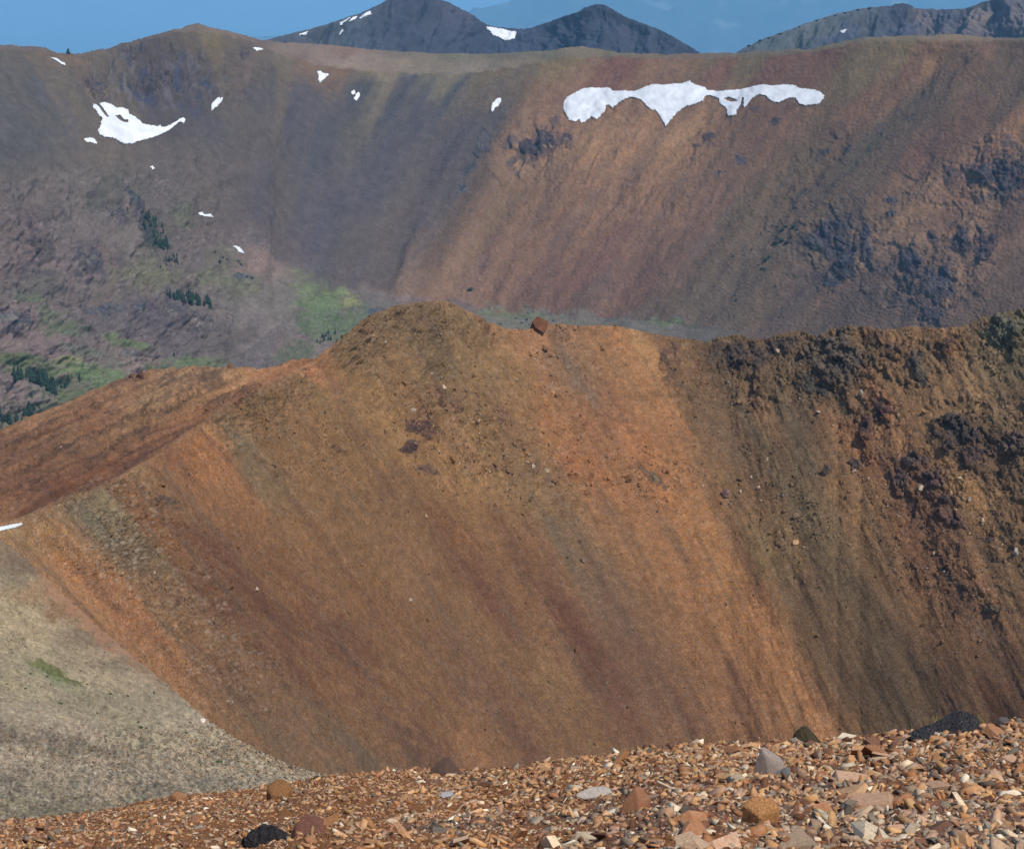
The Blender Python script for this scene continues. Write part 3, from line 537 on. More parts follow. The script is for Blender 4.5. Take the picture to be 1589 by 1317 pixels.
C = tint(C, wallm * (1 - ml) * sst(650, 850, q) * sst(.25, .6, fbm(q / 22, PY / 220, 4, 47)), (120, 98, 78), .22)
C = tint(C, wallm * (1 - ml) * sst(.25, .6, fbm(q / 30, PY / 240, 4, 48)), (80, 76, 80), .12)
rk = sst(5, 13, rough)
C = tint(C, rk * sst(.0, .35, fbm(q / 22, PY / 40, 5, 53)), (66, 62, 68), .6)
C = tint(C, rk * sst(.1, .4, fbm(q / 10, PY / 60, 4, 54)), (128, 104, 84), .45)
C = tint(C, sst(2, 6, rough) * sst(.82, .9, wr_) * sst(.4, .2, wd_), (66, 62, 64), .45)
wd2, wr2 = worl(PX / 3.4, PY / 2.6, 13)
boulders = ml * sst(.1, .4, fbm(PX / 40, PY / 26, 3, 55))
C = tint(C, boulders * sst(.62, .8, wr2) * sst(.5, .25, wd2), (150, 134, 122), .5)
C = tint(C, ml * sst(.2, .5, fbm(PX / 30, PY / 22, 3, 56)) * sst(.25, .12, wr2) * sst(.5, .3, wd2), (60, 62, 58), .6)
h2 = 0
def dehaze(C, k=1.12, sub=.0, sat=1.35):
    g = C.mean(-1, keepdims=True)
    return np.clip(g + (C - g) * sat, .004, 1) * k - sub
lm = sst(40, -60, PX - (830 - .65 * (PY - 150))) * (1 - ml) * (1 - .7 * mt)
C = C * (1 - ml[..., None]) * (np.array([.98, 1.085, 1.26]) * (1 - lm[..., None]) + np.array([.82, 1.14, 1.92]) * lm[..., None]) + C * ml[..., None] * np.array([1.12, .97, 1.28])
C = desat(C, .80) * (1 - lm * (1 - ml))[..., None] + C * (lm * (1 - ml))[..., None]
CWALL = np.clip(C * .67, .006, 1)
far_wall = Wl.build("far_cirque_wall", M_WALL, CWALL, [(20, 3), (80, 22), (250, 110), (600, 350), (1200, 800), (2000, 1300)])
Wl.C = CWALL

# ================================================================== 3. FAR PEAKS
def peak_sheet(name, sil, Y0, slope, bottom, samp, seed, amp, x0, x1, n=420, rows=90, label=None, mat=M_PEAK, k=1.0):
    px = np.linspace(x0, x1, n)
    top = I(sil, px)
    S = Sheet(px, top, bottom + 0 * px, rows)
    Yc = Is(Y0, S.PX, 60); zc = RR(S.pyt[None] + 0 * S.PX) * Yc
    S.P = W(S.PX, S.PY, (slope * Yc - zc) / (slope - RR(S.PY)))
    d = sst(0, 14, S.PY - S.pyt[None])
    rg = rid((S.PX + .3 * S.PY) / 46, S.PY / 110, 4, seed, .45) - .4
    S.displace(amp * (.55 * d * rg + .5 * d * fbm(S.PX / 60, S.PY / 70, 3, seed + 6) + (.04 + .05 * d) * fbm(S.PX / 7, S.PY / 6, 3, seed + 4)))
    C = paint(S.PX, S.PY, samp, lambda x, y: x, across=1, along=1.3, warp=12, seed=seed, wfreq=30)
    C *= (1 + .12 * fbm(S.PX / 6, S.PY / 9, 4, seed + 9))[..., None] * np.array([1.0, 1.0, 1.12])
    C = np.clip(dehaze(C, k * .85, .0, 1.0), .006, 1)
    o = S.build(name, mat, C, [(60, 15), (250, 120), (700, 420), (1500, 900), (2200, 1200)])
    S.C = C
    return S, o
PK1, far_peak = peak_sheet("far_peak", [(330, 95), (380, 80), (415, 62), (440, 55), (470, 48), (500, 40), (530, 30), (560, 20), (585, 9), (600, 1), (612, -6), (640, -14), (660, -8), (680, -1), (692, 2),
     (700, 6), (720, 16), (735, 24), (745, 32), (755, 38), (770, 42), (790, 44), (812, 45), (826, 43), (840, 38), (860, 31), (880, 24), (895, 20), (908, 12), (925, 7), (938, 8), (948, 13), (962, 22), (980, 30),
     (1005, 39), (1030, 49), (1060, 66), (1080, 78), (1110, 100)], [(330, 4300), (640, 4700), (800, 5000), (925, 4800), (1110, 4600)], .8, 125,
     [(430, 60, (78, 78, 82)), (480, 55, (82, 84, 84)), (540, 45, (80, 84, 86)), (600, 20, (70, 70, 76)), (560, 70, (76, 80, 86)), (620, 50, (66, 66, 74)), (650, 15, (62, 62, 70)), (680, 60, (66, 68, 78)), (700, 30, (78, 74, 80)), (740, 60, (60, 62, 74)),
      (800, 60, (62, 66, 80)), (860, 50, (58, 62, 76)), (925, 15, (54, 56, 66)), (900, 60, (58, 62, 76)), (960, 50, (68, 68, 76)), (1010, 60, (64, 68, 80)), (1050, 70, (60, 64, 76))], 101, 60, 330, 1110, k=.80)
PK2, right_peak = peak_sheet("right_peak", [(1120, 100), (1145, 80), (1160, 72), (1190, 58), (1215, 50), (1240, 40), (1270, 30), (1300, 21), (1330, 15), (1350, 12), (1368, 10), (1385, 9), (1397, 5), (1410, 7), (1420, 13), (1440, 14), (1460, 15), (1480, 15), (1500, 13), (1515, 7), (1530, 2), (1545, -2), (1565, -4), (1589, -6), (1800, -20)],
     [(1120, 4300), (1400, 4500), (1589, 4200), (1800, 4000)], .7, 115,
     [(1180, 70, (84, 90, 88)), (1230, 55, (92, 96, 92)), (1280, 40, (92, 94, 90)), (1330, 30, (84, 86, 84)), (1300, 60, (70, 76, 90)), (1350, 50, (80, 82, 88)), (1400, 20, (60, 60, 68)), (1400, 45, (72, 74, 86)), (1430, 35, (110, 96, 90)), (1450, 40, (100, 90, 88)),
      (1470, 30, (76, 76, 86)), (1500, 40, (90, 86, 92)), (1520, 35, (134, 114, 98)), (1520, 12, (100, 90, 88)), (1545, 10, (72, 72, 82)), (1555, 45, (82, 80, 88)), (1580, 35, (112, 100, 94)), (1589, 10, (100, 92, 88))], 131, 60, 1120, 1800, 380, 80, k=.85)
props(far_peak, kind='structure'); props(right_peak, kind='structure')

def far_range(name, sil, Y, bottom, seed, x0, x1, col, n=260, rows=50, amp=300):
    px = np.linspace(x0, x1, n); S = Sheet(px, I(sil, px), bottom + 0 * px, rows)
    zc = RR(S.pyt[None] + 0 * S.PX) * Y
    S.P = W(S.PX, S.PY, (.5 * Y - zc) / (.5 - RR(S.PY)))
    S.displace(amp * sst(0, 15, S.PY - S.pyt[None]) * (rid(S.PX / 110, S.PY / 60, 4, seed) - .4))
    C = np.ones(S.PX.shape + (3,)) * np.array(col)
    C *= (1 + .35 * fbm(S.PX / 60, S.PY / 22, 4, seed + 2))[..., None]
    m = sst(.38, .62, fbm(S.PX / 90, S.PY / 12, 3, seed + 5))
    C = C * (1 - m[..., None]) + np.array((.11, .12, .11)) * m[..., None]
    return S.build(name, M_DIST, C, [(1000, 100), (3000, 700), (5000, 1500)])
far_range("hazy_mountain", [(300, 60), (560, 52), (690, 36), (735, 16), (790, 3), (830, -20), (960, -70), (1150, -60), (1300, -90), (1500, -60), (2000, -80), (2400, 40)], 40000, 110, 201, 300, 2400, (.025, .035, .03), amp=500)
far_range("hazy_range", [(-1200, -40), (-300, -70), (0, -60), (200, -75), (420, -66), (700, -60), (900, -80), (1300, -70), (2600, -40)], 95000, 100, 222, -1200, 2600, (.08, .09, .07), amp=1200)

# lowland far below, out to the horizon
g = np.array([[-90000, -3000, -3600], [90000, -3000, -3600], [90000, 130000, -3600], [-90000, 130000, -3600]], float)
low = mesh_np("lowland", g, [[0, 1, 2, 3]], M_DIST, np.tile([[.06, .08, .05]], (4, 1)))
low["kind"] = "structure"

# ================================================================== 4. THE GRASSY FLANK ON THE LEFT
FE = [(-200, 700), (-60, 800), (-20, 822), (0, 836), (25, 852), (60, 885), (120, 942), (160, 978), (200, 1012), (260, 1062), (315, 1110), (350, 1136), (400, 1163), (440, 1182), (490, 1198), (560, 1213), (680, 1235), (900, 1262)]
inv = tps([(x, y, 1.0 / d) for x, y, d in [
    (-200, 700, 420), (-60, 800, 350), (0, 838, 330), (60, 885, 296), (120, 942, 250), (200, 1010, 200), (315, 1108, 140), (400, 1160, 100), (490, 1197, 70), (560, 1214, 60), (700, 1240, 48), (900, 1262, 40),
    (-200, 1000, 110), (-200, 1130, 55), (0, 940, 190), (0, 1000, 135), (0, 1060, 92), (0, 1130, 60), (100, 1060, 120), (200, 1120, 90), (300, 1170, 68), (150, 1165, 52), (0, 1200, 33), (200, 1200, 36), (350, 1210, 36), (450, 1215, 38),
    (-200, 1280, 18), (0, 1275, 19), (250, 1250, 21), (450, 1240, 25), (700, 1270, 27), (0, 1340, 13.5), (300, 1330, 14.5), (600, 1340, 15), (900, 1340, 15)]])
px = np.concatenate([np.linspace(-200, -15, 20)[:-1], np.linspace(-15, 600, 430), np.linspace(600, 900, 20)[1:]])
Fl = Sheet(px, I(FE, px), 1340 + 0 * px, 300)
PX, PY = Fl.PX, Fl.PY
Yv = 1.0 / np.clip(inv(PX, PY), 1 / 500., 1 / 10.)
Fl.P = W(PX, PY, Yv)
sc = Yv / 60.0
ct = PY - .42 * PX
dn = sst(0, 12, PY - Fl.pyt[None])
Fl.displace(sc * sst(500, 340, PX) * (.18 * dn * fbm(PX / 60, ct / 14, 4, 5) + .06 * fbm(PX / 9, ct / 3.2, 3, 6) + .022 * fbm(PX / 3, PY / 2, 2, 7)))
S_F = [(112, 946, (126, 90, 62)), (160, 988, (124, 92, 68)), (200, 1022, (124, 98, 76)), (245, 1056, (126, 104, 82)), (135, 990, (128, 104, 80)), (10, 850, (130, 105, 79)), (40, 880, (119, 98, 76)), (60, 910, (151, 119, 86)), (20, 900, (137, 121, 94)), (110, 950, (149, 118, 85)), (20, 950, (167, 149, 116)), (80, 980, (165, 141, 109)), (160, 1010, (152, 129, 99)), (30, 1010, (157, 140, 103)), (20, 1060, (148, 133, 94)), (140, 1060, (160, 140, 108)), (220, 1060, (160, 133, 104)), (120, 1090, (133, 123, 94)), (30, 1095, (143, 129, 110)), (60, 1115, (146, 127, 110)), (200, 1120, (130, 126, 94)), (280, 1110, (144, 129, 110)), (180, 1090, (134, 125, 97)), (250, 1150, (128, 122, 93)), (300, 1150, (141, 127, 107)), (340, 1160, (139, 126, 101)), (360, 1150, (150, 134, 116)), (400, 1180, (144, 128, 109)), (450, 1200, (145, 127, 108)), (120, 1135, (151, 128, 115)), (10, 1140, (111, 95, 87)), (80, 1150, (112, 96, 88)), (120, 1165, (103, 94, 85)), (30, 1165, (151, 126, 108)), (150, 1180, (142, 119, 102)), (60, 1185, (142, 123, 106)), (20, 1200, (131, 116, 105)), (200, 1200, (130, 118, 104)), (20, 1225, (111, 102, 94)), (30, 1250, (118, 114, 81)), (60, 1250, (100, 95, 82)), (90, 1225, (119, 111, 98)), (130, 1210, (136, 119, 106)), (180, 1230, (147, 117, 99)), (250, 1210, (137, 118, 106)), (260, 1225, (104, 95, 91)), (300, 1215, (128, 113, 106)), (220, 1245, (118, 118, 86)), (340, 1225, (118, 111, 101)), (330, 1190, (155, 133, 111)), (420, 1212, (127, 120, 109)), (480, 1210, (140, 129, 114)), (520, 1215, (134, 120, 107)), (300, 1240, (142, 121, 91)), (100, 1265, (109, 105, 75))]  # flank colours, partly adjusted against the light falling on the slope
C = paint(PX, PY, S_F, lambda x, y: y - .42 * x, across=2.4, along=.0, warp=5, seed=31) if False else paint(PX, PY, S_F, lambda x, y: x, across=.7, along=1.6, warp=9, seed=31, power=2.2, wfreq=40)
C *= (1 + .16 * fbm(PX / 40, ct / 5, 4, 11) + .14 * fbm(PX / 7, PY / 3, 3, 12))[..., None]
lowz = sst(1105, 1150, PY)
dk = .6 * sst(.15, .4, fbm(PX / 26, ct / 7, 5, 14, .65)) * lowz
C = tint(C, dk, (84, 76, 68), .45)
lum_ = (C @ np.array([.3, .55, .15]))[..., None]; mw = (.72 * sst(930, 1030, PY))[..., None]
C = C * (1 - mw) + lum_ * np.array([1.33, 1.03, .64]) * (1 + .42 * sst(1060, 1160, PY))[..., None] * mw
gr = .7 * sst(.18, .5, fbm(PX / 46, ct / 9, 4, 17)) * sst(930, 1000, PY)
C = tint(C, gr * (1 - dk), (122, 118, 82), .22)
gp = blob(PX, PY, 84, 1043, 46, 6, 24, .5, .5 * fbm(PX / 14, ct / 4, 4, 18))
C = tint(C, gp, (86, 92, 44), .85); C = tint(C, blob(PX, PY, 90, 1056, 46, 8, 24, .7, .5 * fbm(PX / 14, ct / 4, 4, 19)), (112, 120, 84), .5)
dash = sst(.30, .45, fbm((PX + .4 * PY) / 16, ct / 2.4, 3, 20)) * sst(.0, .3, fbm(PX / 50, PY / 30, 3, 22))
C = tint(C, dash * (1 - lowz), (88, 82, 60), .55)
C *= (1 + .16 * fbm((PX + .4 * PY) / 24, ct / 2.0, 3, 24))[..., None]
wd_, wr_ = worl(PX / 4.5, PY / 2.4, 6)
C *= (1 + (.4 + .45 * lowz) * (wr_ - .5))[..., None]
ed = sst(34, 4, PY - I(FE, PX) + 16 * fbm(PX / 18, PY / 14, 4, 29)) * sst(1090, 990, PY) * sst(40, 90, PX)
C = C * np.array([1.05, 1.03, 1.0])
C = tint(C, ed, (166, 118, 84), .8)
Fl.C = C
flank = Fl.build("grassy_flank", M_FLANK, C, [(2, 1.8), (8, 7), (20, 17), (45, 40), (80, 78)])

# ================================================================== 5. FOREGROUND SLOPE OF BROKEN STONE
GE = [(-250, 1290), (-15, 1274), (60, 1268), (130, 1262), (200, 1250), (250, 1238), (300, 1232), (360, 1228), (420, 1218), (480, 1208), (540, 1200), (600, 1196), (650, 1192), (720, 1194), (800, 1190), (850, 1182), (900, 1176),
      (960, 1168), (1000, 1163), (1060, 1156), (1120, 1153), (1200, 1152), (1260, 1148), (1320, 1142), (1400, 1138), (1450, 1134), (1520, 1128), (1560, 1120), (1600, 1112), (1850, 1080)]
inv = tps([(x, y, 1.0 / d) for x, y, d in [(-250, 1290, 13), (0, 1272, 13), (250, 1240, 13.5), (540, 1200, 14.5), (800, 1190, 14.5), (1000, 1163, 14), (1200, 1152, 14), (1400, 1138, 13.5), (1589, 1115, 13), (1850, 1080, 12.5),
    (-250, 1317, 9.6), (0, 1317, 9.5), (400, 1317, 8.8), (800, 1317, 8), (1589, 1317, 7.4), (1850, 1317, 7.2), (-250, 1480, 4.6), (500, 1480, 4.4), (1200, 1480, 4.2), (1850, 1480, 4.0), (1300, 1220, 10.2), (700, 1250, 11), (200, 1290, 11)]])
px = np.concatenate([np.linspace(-250, -15, 20)[:-1], np.linspace(-15, 1605, 520), np.linspace(1605, 1850, 20)[1:]])
Gd = Sheet(px, I(GE, px), 1480 + 0 * px, 200, 1.35)
PX, PY = Gd.PX, Gd.PY
Yv = 1.0 / inv(PX, PY)
Gd.P = W(PX, PY, Yv)
X_, Y_ = Gd.P[..., 0], Gd.P[..., 1]
Gd.displace(.05 * fbm(X_ / .9, Y_ / .9, 4, 3) * sst(0, 30, PY - Gd.pyt[None]) + .016 * fbm(X_ / .09, Y_ / .09, 3, 5) + .014 * facet(X_ / .06, Y_ / .06, 5))
def g_color(x, y, px_, py_):
    org = s2l((146, 94, 52)); pk = s2l((128, 96, 78)); br = s2l((104, 68, 46))
    m = sst(-.25, .35, fbm(x / 1.1, y / 1.1, 3, 91) + .9 * sst(600, 1500, px_) * sst(1170, 1260, py_) - .35)
    m2 = sst(.1, .6, fbm(x / .5, y / .5, 3, 95))
    c = org * (1 - m[..., None]) + pk * m[..., None]
    return c * (1 - .5 * m2[..., None]) + br * .5 * m2[..., None]
Gd.C = g_color(X_, Y_, PX, PY) * .85
ground = Gd.build("stony_ground", M_GROUND, Gd.C, [(.4, .25), (1.2, 1.0), (3, 3.0), (6, 7.0)])
# the same slope carried on under the camera
T = Gd.P[-1][::12]
T2 = T.copy(); T2[:, 1] = -4; T2[:, 2] = -1.55; T2[:, 0] *= 3
V = np.concatenate([T, (T + T2) / 2 - [0, 0, .05], T2]); n = len(T)
nb = mesh_np("slope_underfoot", V, grid_quads(3, n), M_GROUND, np.tile(s2l((140, 92, 56)), (len(V), 1)))
nb["kind"] = "structure"

# ---- stone shapes
def hull_mesh(name, pts, mat, smooth=False):
    bm = bmesh.new()
    for p in pts: bm.verts.new(p)
    r = bmesh.ops.convex_hull(bm, input=bm.verts)
    bmesh.ops.delete(bm, geom=[v for v in bm.verts if not v.link_faces], context='VERTS')
    bmesh.ops.triangulate(bm, faces=bm.faces)
    bmesh.ops.recalc_face_normals(bm, faces=bm.faces)
    me = bpy.data.meshes.new(name); bm.to_mesh(me); bm.free()
    if mat: me.materials.append(mat)
    return me
def shard_pts(rng, flat, n=11):
    """a flat angular splinter: two rough polygons, one above the other, with knocked-off corners"""
    k = rng.integers(3, 6); a = np.sort(rng.uniform(0, 2 * np.pi, k)) ; a = np.linspace(0, 2 * np.pi, k, endpoint=False) + rng.uniform(-.45, .45, k)
    el = rng.uniform(.38, .8); P = []
    for i in range(k):
        r = rng.uniform(.7, 1.2)
        x, y = math.cos(a[i]) * r * .5, math.sin(a[i]) * r * .5 * el
        P.append((x, y, -flat * rng.uniform(.3, .5)))
        sh = rng.uniform(.55, .98)
        P.append((x * sh + rng.uniform(-.05, .05), y * sh, flat * rng.uniform(.25, .6)))
    return P
SH = [hull_mesh("stone", shard_pts(RNG, RNG.uniform(.10, .34)), M_STONE) for _ in range(18)]
def mesh_arrays(me):
    v = np.empty(len(me.vertices) * 3, np.float32); me.vertices.foreach_get("co", v)
    t = np.empty(len(me.polygons) * 3, np.int32); me.polygons.foreach_get("vertices", t)
    return v.reshape(-1, 3), t.reshape(-1, 3)
SHA = [mesh_arrays(m) for m in SH]
def cheap(rng):
    me = hull_mesh("tmp", [(rng.uniform(-.5, .5), rng.uniform(-.38, .38), rng.uniform(-.25, .3)) for _ in range(7)], None)
    r = mesh_arrays(me); bpy.data.meshes.remove(me); return r
CHP = [cheap(RNG) for _ in range(10)]

def sheet_sample(S, n, rng, dens=None, r0=0, r1=None):
    """random places on a sheet, evenly by area (times dens(px,py))"""
    P = S.P[r0:r1]; A = S.PX[r0:r1]; B = S.PY[r0:r1]
    du = P[:-1, 1:] - P[:-1, :-1]; dv = P[1:, :-1] - P[:-1, :-1]
    ar = np.linalg.norm(np.cross(du, dv), axis=-1)
    pxc = (A[:-1, :-1] + A[:-1, 1:]) / 2; pyc = (B[:-1, :-1] + B[1:, :-1]) / 2
    if dens is not None: ar = ar * dens(pxc, pyc)
    p = ar.ravel() / ar.sum()
    k = rng.choice(p.size, n, p=p)
    i, j = np.unravel_index(k, ar.shape)
    a, b = rng.random(n), rng.random(n)
    pos = P[i, j] * ((1 - a) * (1 - b))[:, None] + P[i + 1, j] * (a * (1 - b))[:, None] + P[i, j + 1] * ((1 - a) * b)[:, None] + P[i + 1, j + 1] * (a * b)[:, None]
    N = np.cross(dv[i, j], du[i, j]); N /= np.linalg.norm(N, axis=1, keepdims=True); N *= np.sign(N[:, 2:3] + 1e-9)
    ppx = A[i, j] * (1 - b) + A[i, j + 1] * b; ppy = B[i, j] * (1 - a) + B[i + 1, j] * a
    return pos, N, ppx, ppy
def rot_from(N, rng, tilt=.35):
    n = N + rng.normal(0, tilt, N.shape); n /= np.linalg.norm(n, axis=1, keepdims=True)
    t = rng.normal(0, 1, N.shape); t -= (t * n).sum(1, keepdims=True) * n; t /= np.linalg.norm(t, axis=1, keepdims=True)
    b = np.cross(n, t)
    return np.stack([t, b, n], -1)          # columns = axes
def merge(name, protos, pos, Rm, size, colors, mat, parent=None):
    nP = len(protos); which = np.arange(len(pos)) % nP
    VV, TT, CC = [], [], []; off = 0
    for k in range(nP):
        s = which == k
        if not s.any(): continue
        v, t = protos[k]; m = s.sum()
        vv = np.einsum('nij,vj->nvi', Rm[s], v) * size[s][:, None, None] + pos[s][:, None]
        VV.append(vv.reshape(-1, 3)); TT.append((t[None] + (np.arange(m) * len(v))[:, None, None] + off).reshape(-1, 3)); off += m * len(v)
        CC.append(np.repeat(colors[s], len(v), 0))
    o = mesh_np(name, np.concatenate(VV), None, mat, np.concatenate(CC), parent, smooth=False, tris=np.concatenate(TT))
    o["kind"] = "stuff"
    return o
PAL = s2l([(178, 126, 84), (164, 108, 70), (194, 146, 102), (172, 132, 108), (156, 122, 104), (150, 134, 120), (130, 116, 106), (122, 78, 58), (98, 64, 50), (204, 180, 156), (214, 198, 182), (178, 134, 88), (96, 84, 76), (176, 146, 124)])
PAL = PAL * .88 + .12 * PAL.mean(1, keepdims=True)
W_OR = np.array([5, 4, 4, 1.4, .6, .5, .25, 2, 1.2, .6, .3, 2.2, .25, 1.])
W_PK = np.array([1.6, 1.6, 2, 3.4, 3.2, 2.4, 1.6, 1.6, 1.2, 1.8, 1.2, .6, .8, 3])
def pick_cols(n, pxx, pyy, rng, X, Y):
    m = np.clip(.5 * sst(500, 1500, pxx) + .55 * sst(1180, 1290, pyy) + .45 * fbm(X / .8, Y / .8, 3, 91) - .15, 0, 1)
    out = np.empty((n, 3))
    w = W_OR[None] / W_OR.sum() * (1 - m[:, None]) + W_PK[None] / W_PK.sum() * m[:, None]
    u = rng.random(n)[:, None]; k = (np.cumsum(w, 1) < u).sum(1).clip(0, len(PAL) - 1)
    return PAL[k] * rng.uniform(.62, 1.2, (n, 1)) * .92 * np.array([1.04, 1.0, .84])
rng = np.random.default_rng(5)
vis_rows = int(np.searchsorted((Gd.t[:, 0]), (1335 - 1190) / 290.)) + 14
def dens_small(a, b): return 1 + 0 * a
NS = 38000
pos, N, ppx, ppy = sheet_sample(Gd, NS, rng, lambda a, b: np.where((a > -80) & (a < 1670), 1, .12) * np.where(b < 1345, 1, .15))
size = np.exp(rng.normal(math.log(.040), .58, NS)).clip(.012, .15)
size *= .68 + .5 * sst(300, 1500, ppx)
merge("stone_litter", SHA, pos + N * (size * .03)[:, None], rot_from(N, rng, .42), size, pick_cols(NS, ppx, ppy, rng, pos[:, 0], pos[:, 1]), M_LITTER, ground)

def put(name, me, loc, Rm, size, col, parent=None, sz=(1, 1, 1)):
    o = bpy.data.objects.new(name, me); COL.objects.link(o)
    M = Matrix([[float(Rm[i, j]) * size * sz[j] for j in range(3)] + [float(loc[i])] for i in range(3)] + [[0, 0, 0, 1]])
    o.parent = parent
    o.matrix_local = M
    o.color = (float(col[0]), float(col[1]), float(col[2]), 1)
    return o
NB = 300
pos, N, ppx, ppy = sheet_sample(Gd, NB, rng, lambda a, b: np.where((a > -10) & (a < 1600) & (b > Gd_edge(a) + 4) & (b < 1325), 1, 0) * (.35 + .9 * sst(500, 1400, a) + .7 * sst(1240, 1310, b))) if False else (None,) * 4
def dens_big(a, b):
    return np.where((a > -10) & (a < 1600) & (b < 1325) & (b > I(GE, a) + 3), 1, 0) * (.25 + 1.0 * sst(500, 1400, a) + .9 * sst(1230, 1310, b))
pos, N, ppx, ppy = sheet_sample(Gd, NB, rng, dens_big)
Rm = rot_from(N, rng, .38)
size = np.exp(rng.normal(math.log(.165), .34, NB)).clip(.10, .36) * (.62 + .36 * sst(400, 1500, ppx))
cols = pick_cols(NB, ppx, ppy, rng, pos[:, 0], pos[:, 1])
NEAR = [(693, 1201), (434, 1238), (1190, 1204), (1252, 1152), (1465, 1141), (415, 1312), (478, 1300), (985, 1262), (1180, 1272)]
for i in range(NB):
    if any(abs(ppx[i] - a) < 48 and -6 < ppy[i] - b < 40 for a, b in NEAR): continue
    put("stone", SH[i % 18], pos[i] + N[i] * size[i] * .05, Rm[i], size[i], cols[i], ground, (1, 1, .9))

# ---- single rocks that stand out on the foreground slope
def rock_object(name, label, cat, pts, px_, py_, S, size, col, mat=None, rz=0, sink=.0, bev=True, rough=0, sub=0, seed=0, extra=None, colfn=None):
    """pts in units of size, x to the right, y away, z up; stands on the sheet at that place"""
    base = S.at(np.array([px_]), np.array([py_]))[0]
    bm = bmesh.new()
    for p in pts: bm.verts.new(Vector(p))
    bmesh.ops.convex_hull(bm, input=bm.verts)
    bmesh.ops.delete(bm, geom=[v for v in bm.verts if not v.link_faces], context='VERTS')
    bmesh.ops.recalc_face_normals(bm, faces=bm.faces)
    if bev: bmesh.ops.bevel(bm, geom=list(bm.edges), offset=.025, segments=1, affect='EDGES')
    bmesh.ops.triangulate(bm, faces=bm.faces)
    for _ in range(sub):
        bmesh.ops.subdivide_edges(bm, edges=list(bm.edges), cuts=1, use_grid_fill=True)
        bmesh.ops.triangulate(bm, faces=bm.faces)
    if rough:
        r = random.Random(seed)
        for v in bm.verts:
            n = v.co.normalized()
            c = v.co
            k = float(fbm(np.array([c.x * 5 + c.z * 3.1]), np.array([c.y * 5 - c.z * 4.3]), 3, seed)[0]) * rough + r.uniform(-1, 1) * rough * .35
            v.co += n * k
    me = bpy.data.meshes.new(name); bm.to_mesh(me); bm.free()
    m = mat or M_STONE
    me.materials.append(m)
    o = bpy.data.objects.new(name, me); COL.objects.link(o)
    lift = .06 * size if S is Gd else 0
    o.location = (base[0], base[1], base[2] - sink * size + lift); o.scale = (size, size, size * (1.3 if S is Gd else 1)); o.rotation_euler = (0, 0, math.radians(rz))
    o.color = tuple(s2l(col)) + (1,)
    props(o, label, cat)
    return o
M_LICH = simple_mat("lichen_rock", (.035, .035, .036), .022, .95, .006, .95, src='obj', spec=.1, detail=5)
M_OCH = simple_mat("stained_rock", (.3, .17, .05), .05, .42, .004, .8, src='obj', spec=.2)
rock_object("boulder", "dark brown peaked boulder on the near skyline, left of centre", "rock",
    [(-.5, 0, -.2), (-.45, -.1, .05), (-.28, 0, .22), (-.05, .05, .34), (.05, 0, .37), (.12, .0, .33), (.28, -.05, .14), (.46, 0, -.05), (.4, -.2, -.2), (-.3, -.25, -.15), (-.1, -.22, .1), (.1, .25, .1), (-.2, .25, 0), (.3, .2, -.1)],
    693, 1203, Gd, .33, (84, 64, 54), rz=0)
rock_object("boulder", "blocky ochre rock with an orange top on the left of the stony ground", "rock",
    [(-.48, 0, -.3), (-.5, -.02, .28), (-.4, .05, .42), (-.18, .1, .5), (.0, .1, .58), (.22, .08, .55), (.34, .05, .42), (.5, .05, .3), (.46, 0, -.2), (.3, .3, .3), (-.3, .35, .3), (-.3, -.3, .2), (-.35, -.3, -.3), (.25, -.28, .12), (.2, -.3, -.3)],
    434, 1240, Gd, .20, (122, 86, 54), mat=M_OCH, rz=8)
rock_object("boulder", "low orange rock at the left rim of the stony ground", "rock",
    [(-.5, 0, 0), (-.3, 0, .25), (-.1, .1, .34), (.2, .1, .3), (.5, 0, .12), (.5, 0, -.2), (-.3, 0, -.2), (0, -.25, .15), (0, .3, .1), (.1, -.3, -.2)], 276, 1244, Gd, .17, (134, 92, 60))
rock_object("slab", "grey leaning slab with a pale pinkish face, right of centre on the stony ground", "rock",
    [(-.5, -.05, -.12), (-.32, -.1, -.22), (-.22, 0, .62), (-.14, .05, .68), (-.1, -.12, .5), (.22, .12, .46), (.42, .12, .36), (.52, .05, .25), (.05, -.2, -.02), (.5, -.1, .0), (.0, .25, .1), (.4, .2, -.1)], 1190, 1204, Gd, .22, (140, 124, 114), rz=-5)
rock_object("slab", "rough dark grey slab leaning against the foot of the pinkish leaning slab", "rock",
    [(-.5, 0, -.2), (-.4, -.15, .0), (.3, -.05, .32), (.5, 0, .26), (.45, -.2, .1), (-.3, -.3, -.2), (.5, .1, -.1), (0, .2, 0)], 1206, 1207, Gd, .17, (98, 98, 98), rough=.03, sub=1, seed=4)
rock_object("boulder", "dark olive boulder with a rounded hump on the near skyline, right of centre", "rock",
    [(-.5, 0, .12), (-.42, 0, .3), (-.22, 0, .44), (-.02, 0, .46), (.12, 0, .32), (.3, -.05, .12), (.5, 0, 0), (.45, 0, -.15), (-.3, 0, -.15), (-.3, -.2, .1), (0, -.25, .1), (0, .3, .2), (-.4, .2, 0), (.2, .2, 0)],
    1252, 1152, Gd, .25, (66, 60, 46), mat=M_LICH, rough=.02, sub=1, seed=8)
rock_object("boulder", "black lichen-covered rock with a long low tail on the skyline at far right", "rock",
    [(-.6, 0, -.05), (-.45, 0, .06), (-.2, 0, .12), (0, 0, .18), (.12, 0, .27), (.22, 0, .31), (.38, 0, .27), (.5, 0, .15), (.5, 0, 0), (.3, -.2, .02), (0, -.2, 0), (-.4, -.15, -.08), (.2, .25, .1), (-.2, .2, 0), (.5, .1, -.1), (-.6, 0, -.15)],
    1465, 1141, Gd, .50, (52, 52, 56), mat=M_LICH, rough=.05, sub=2, seed=12)
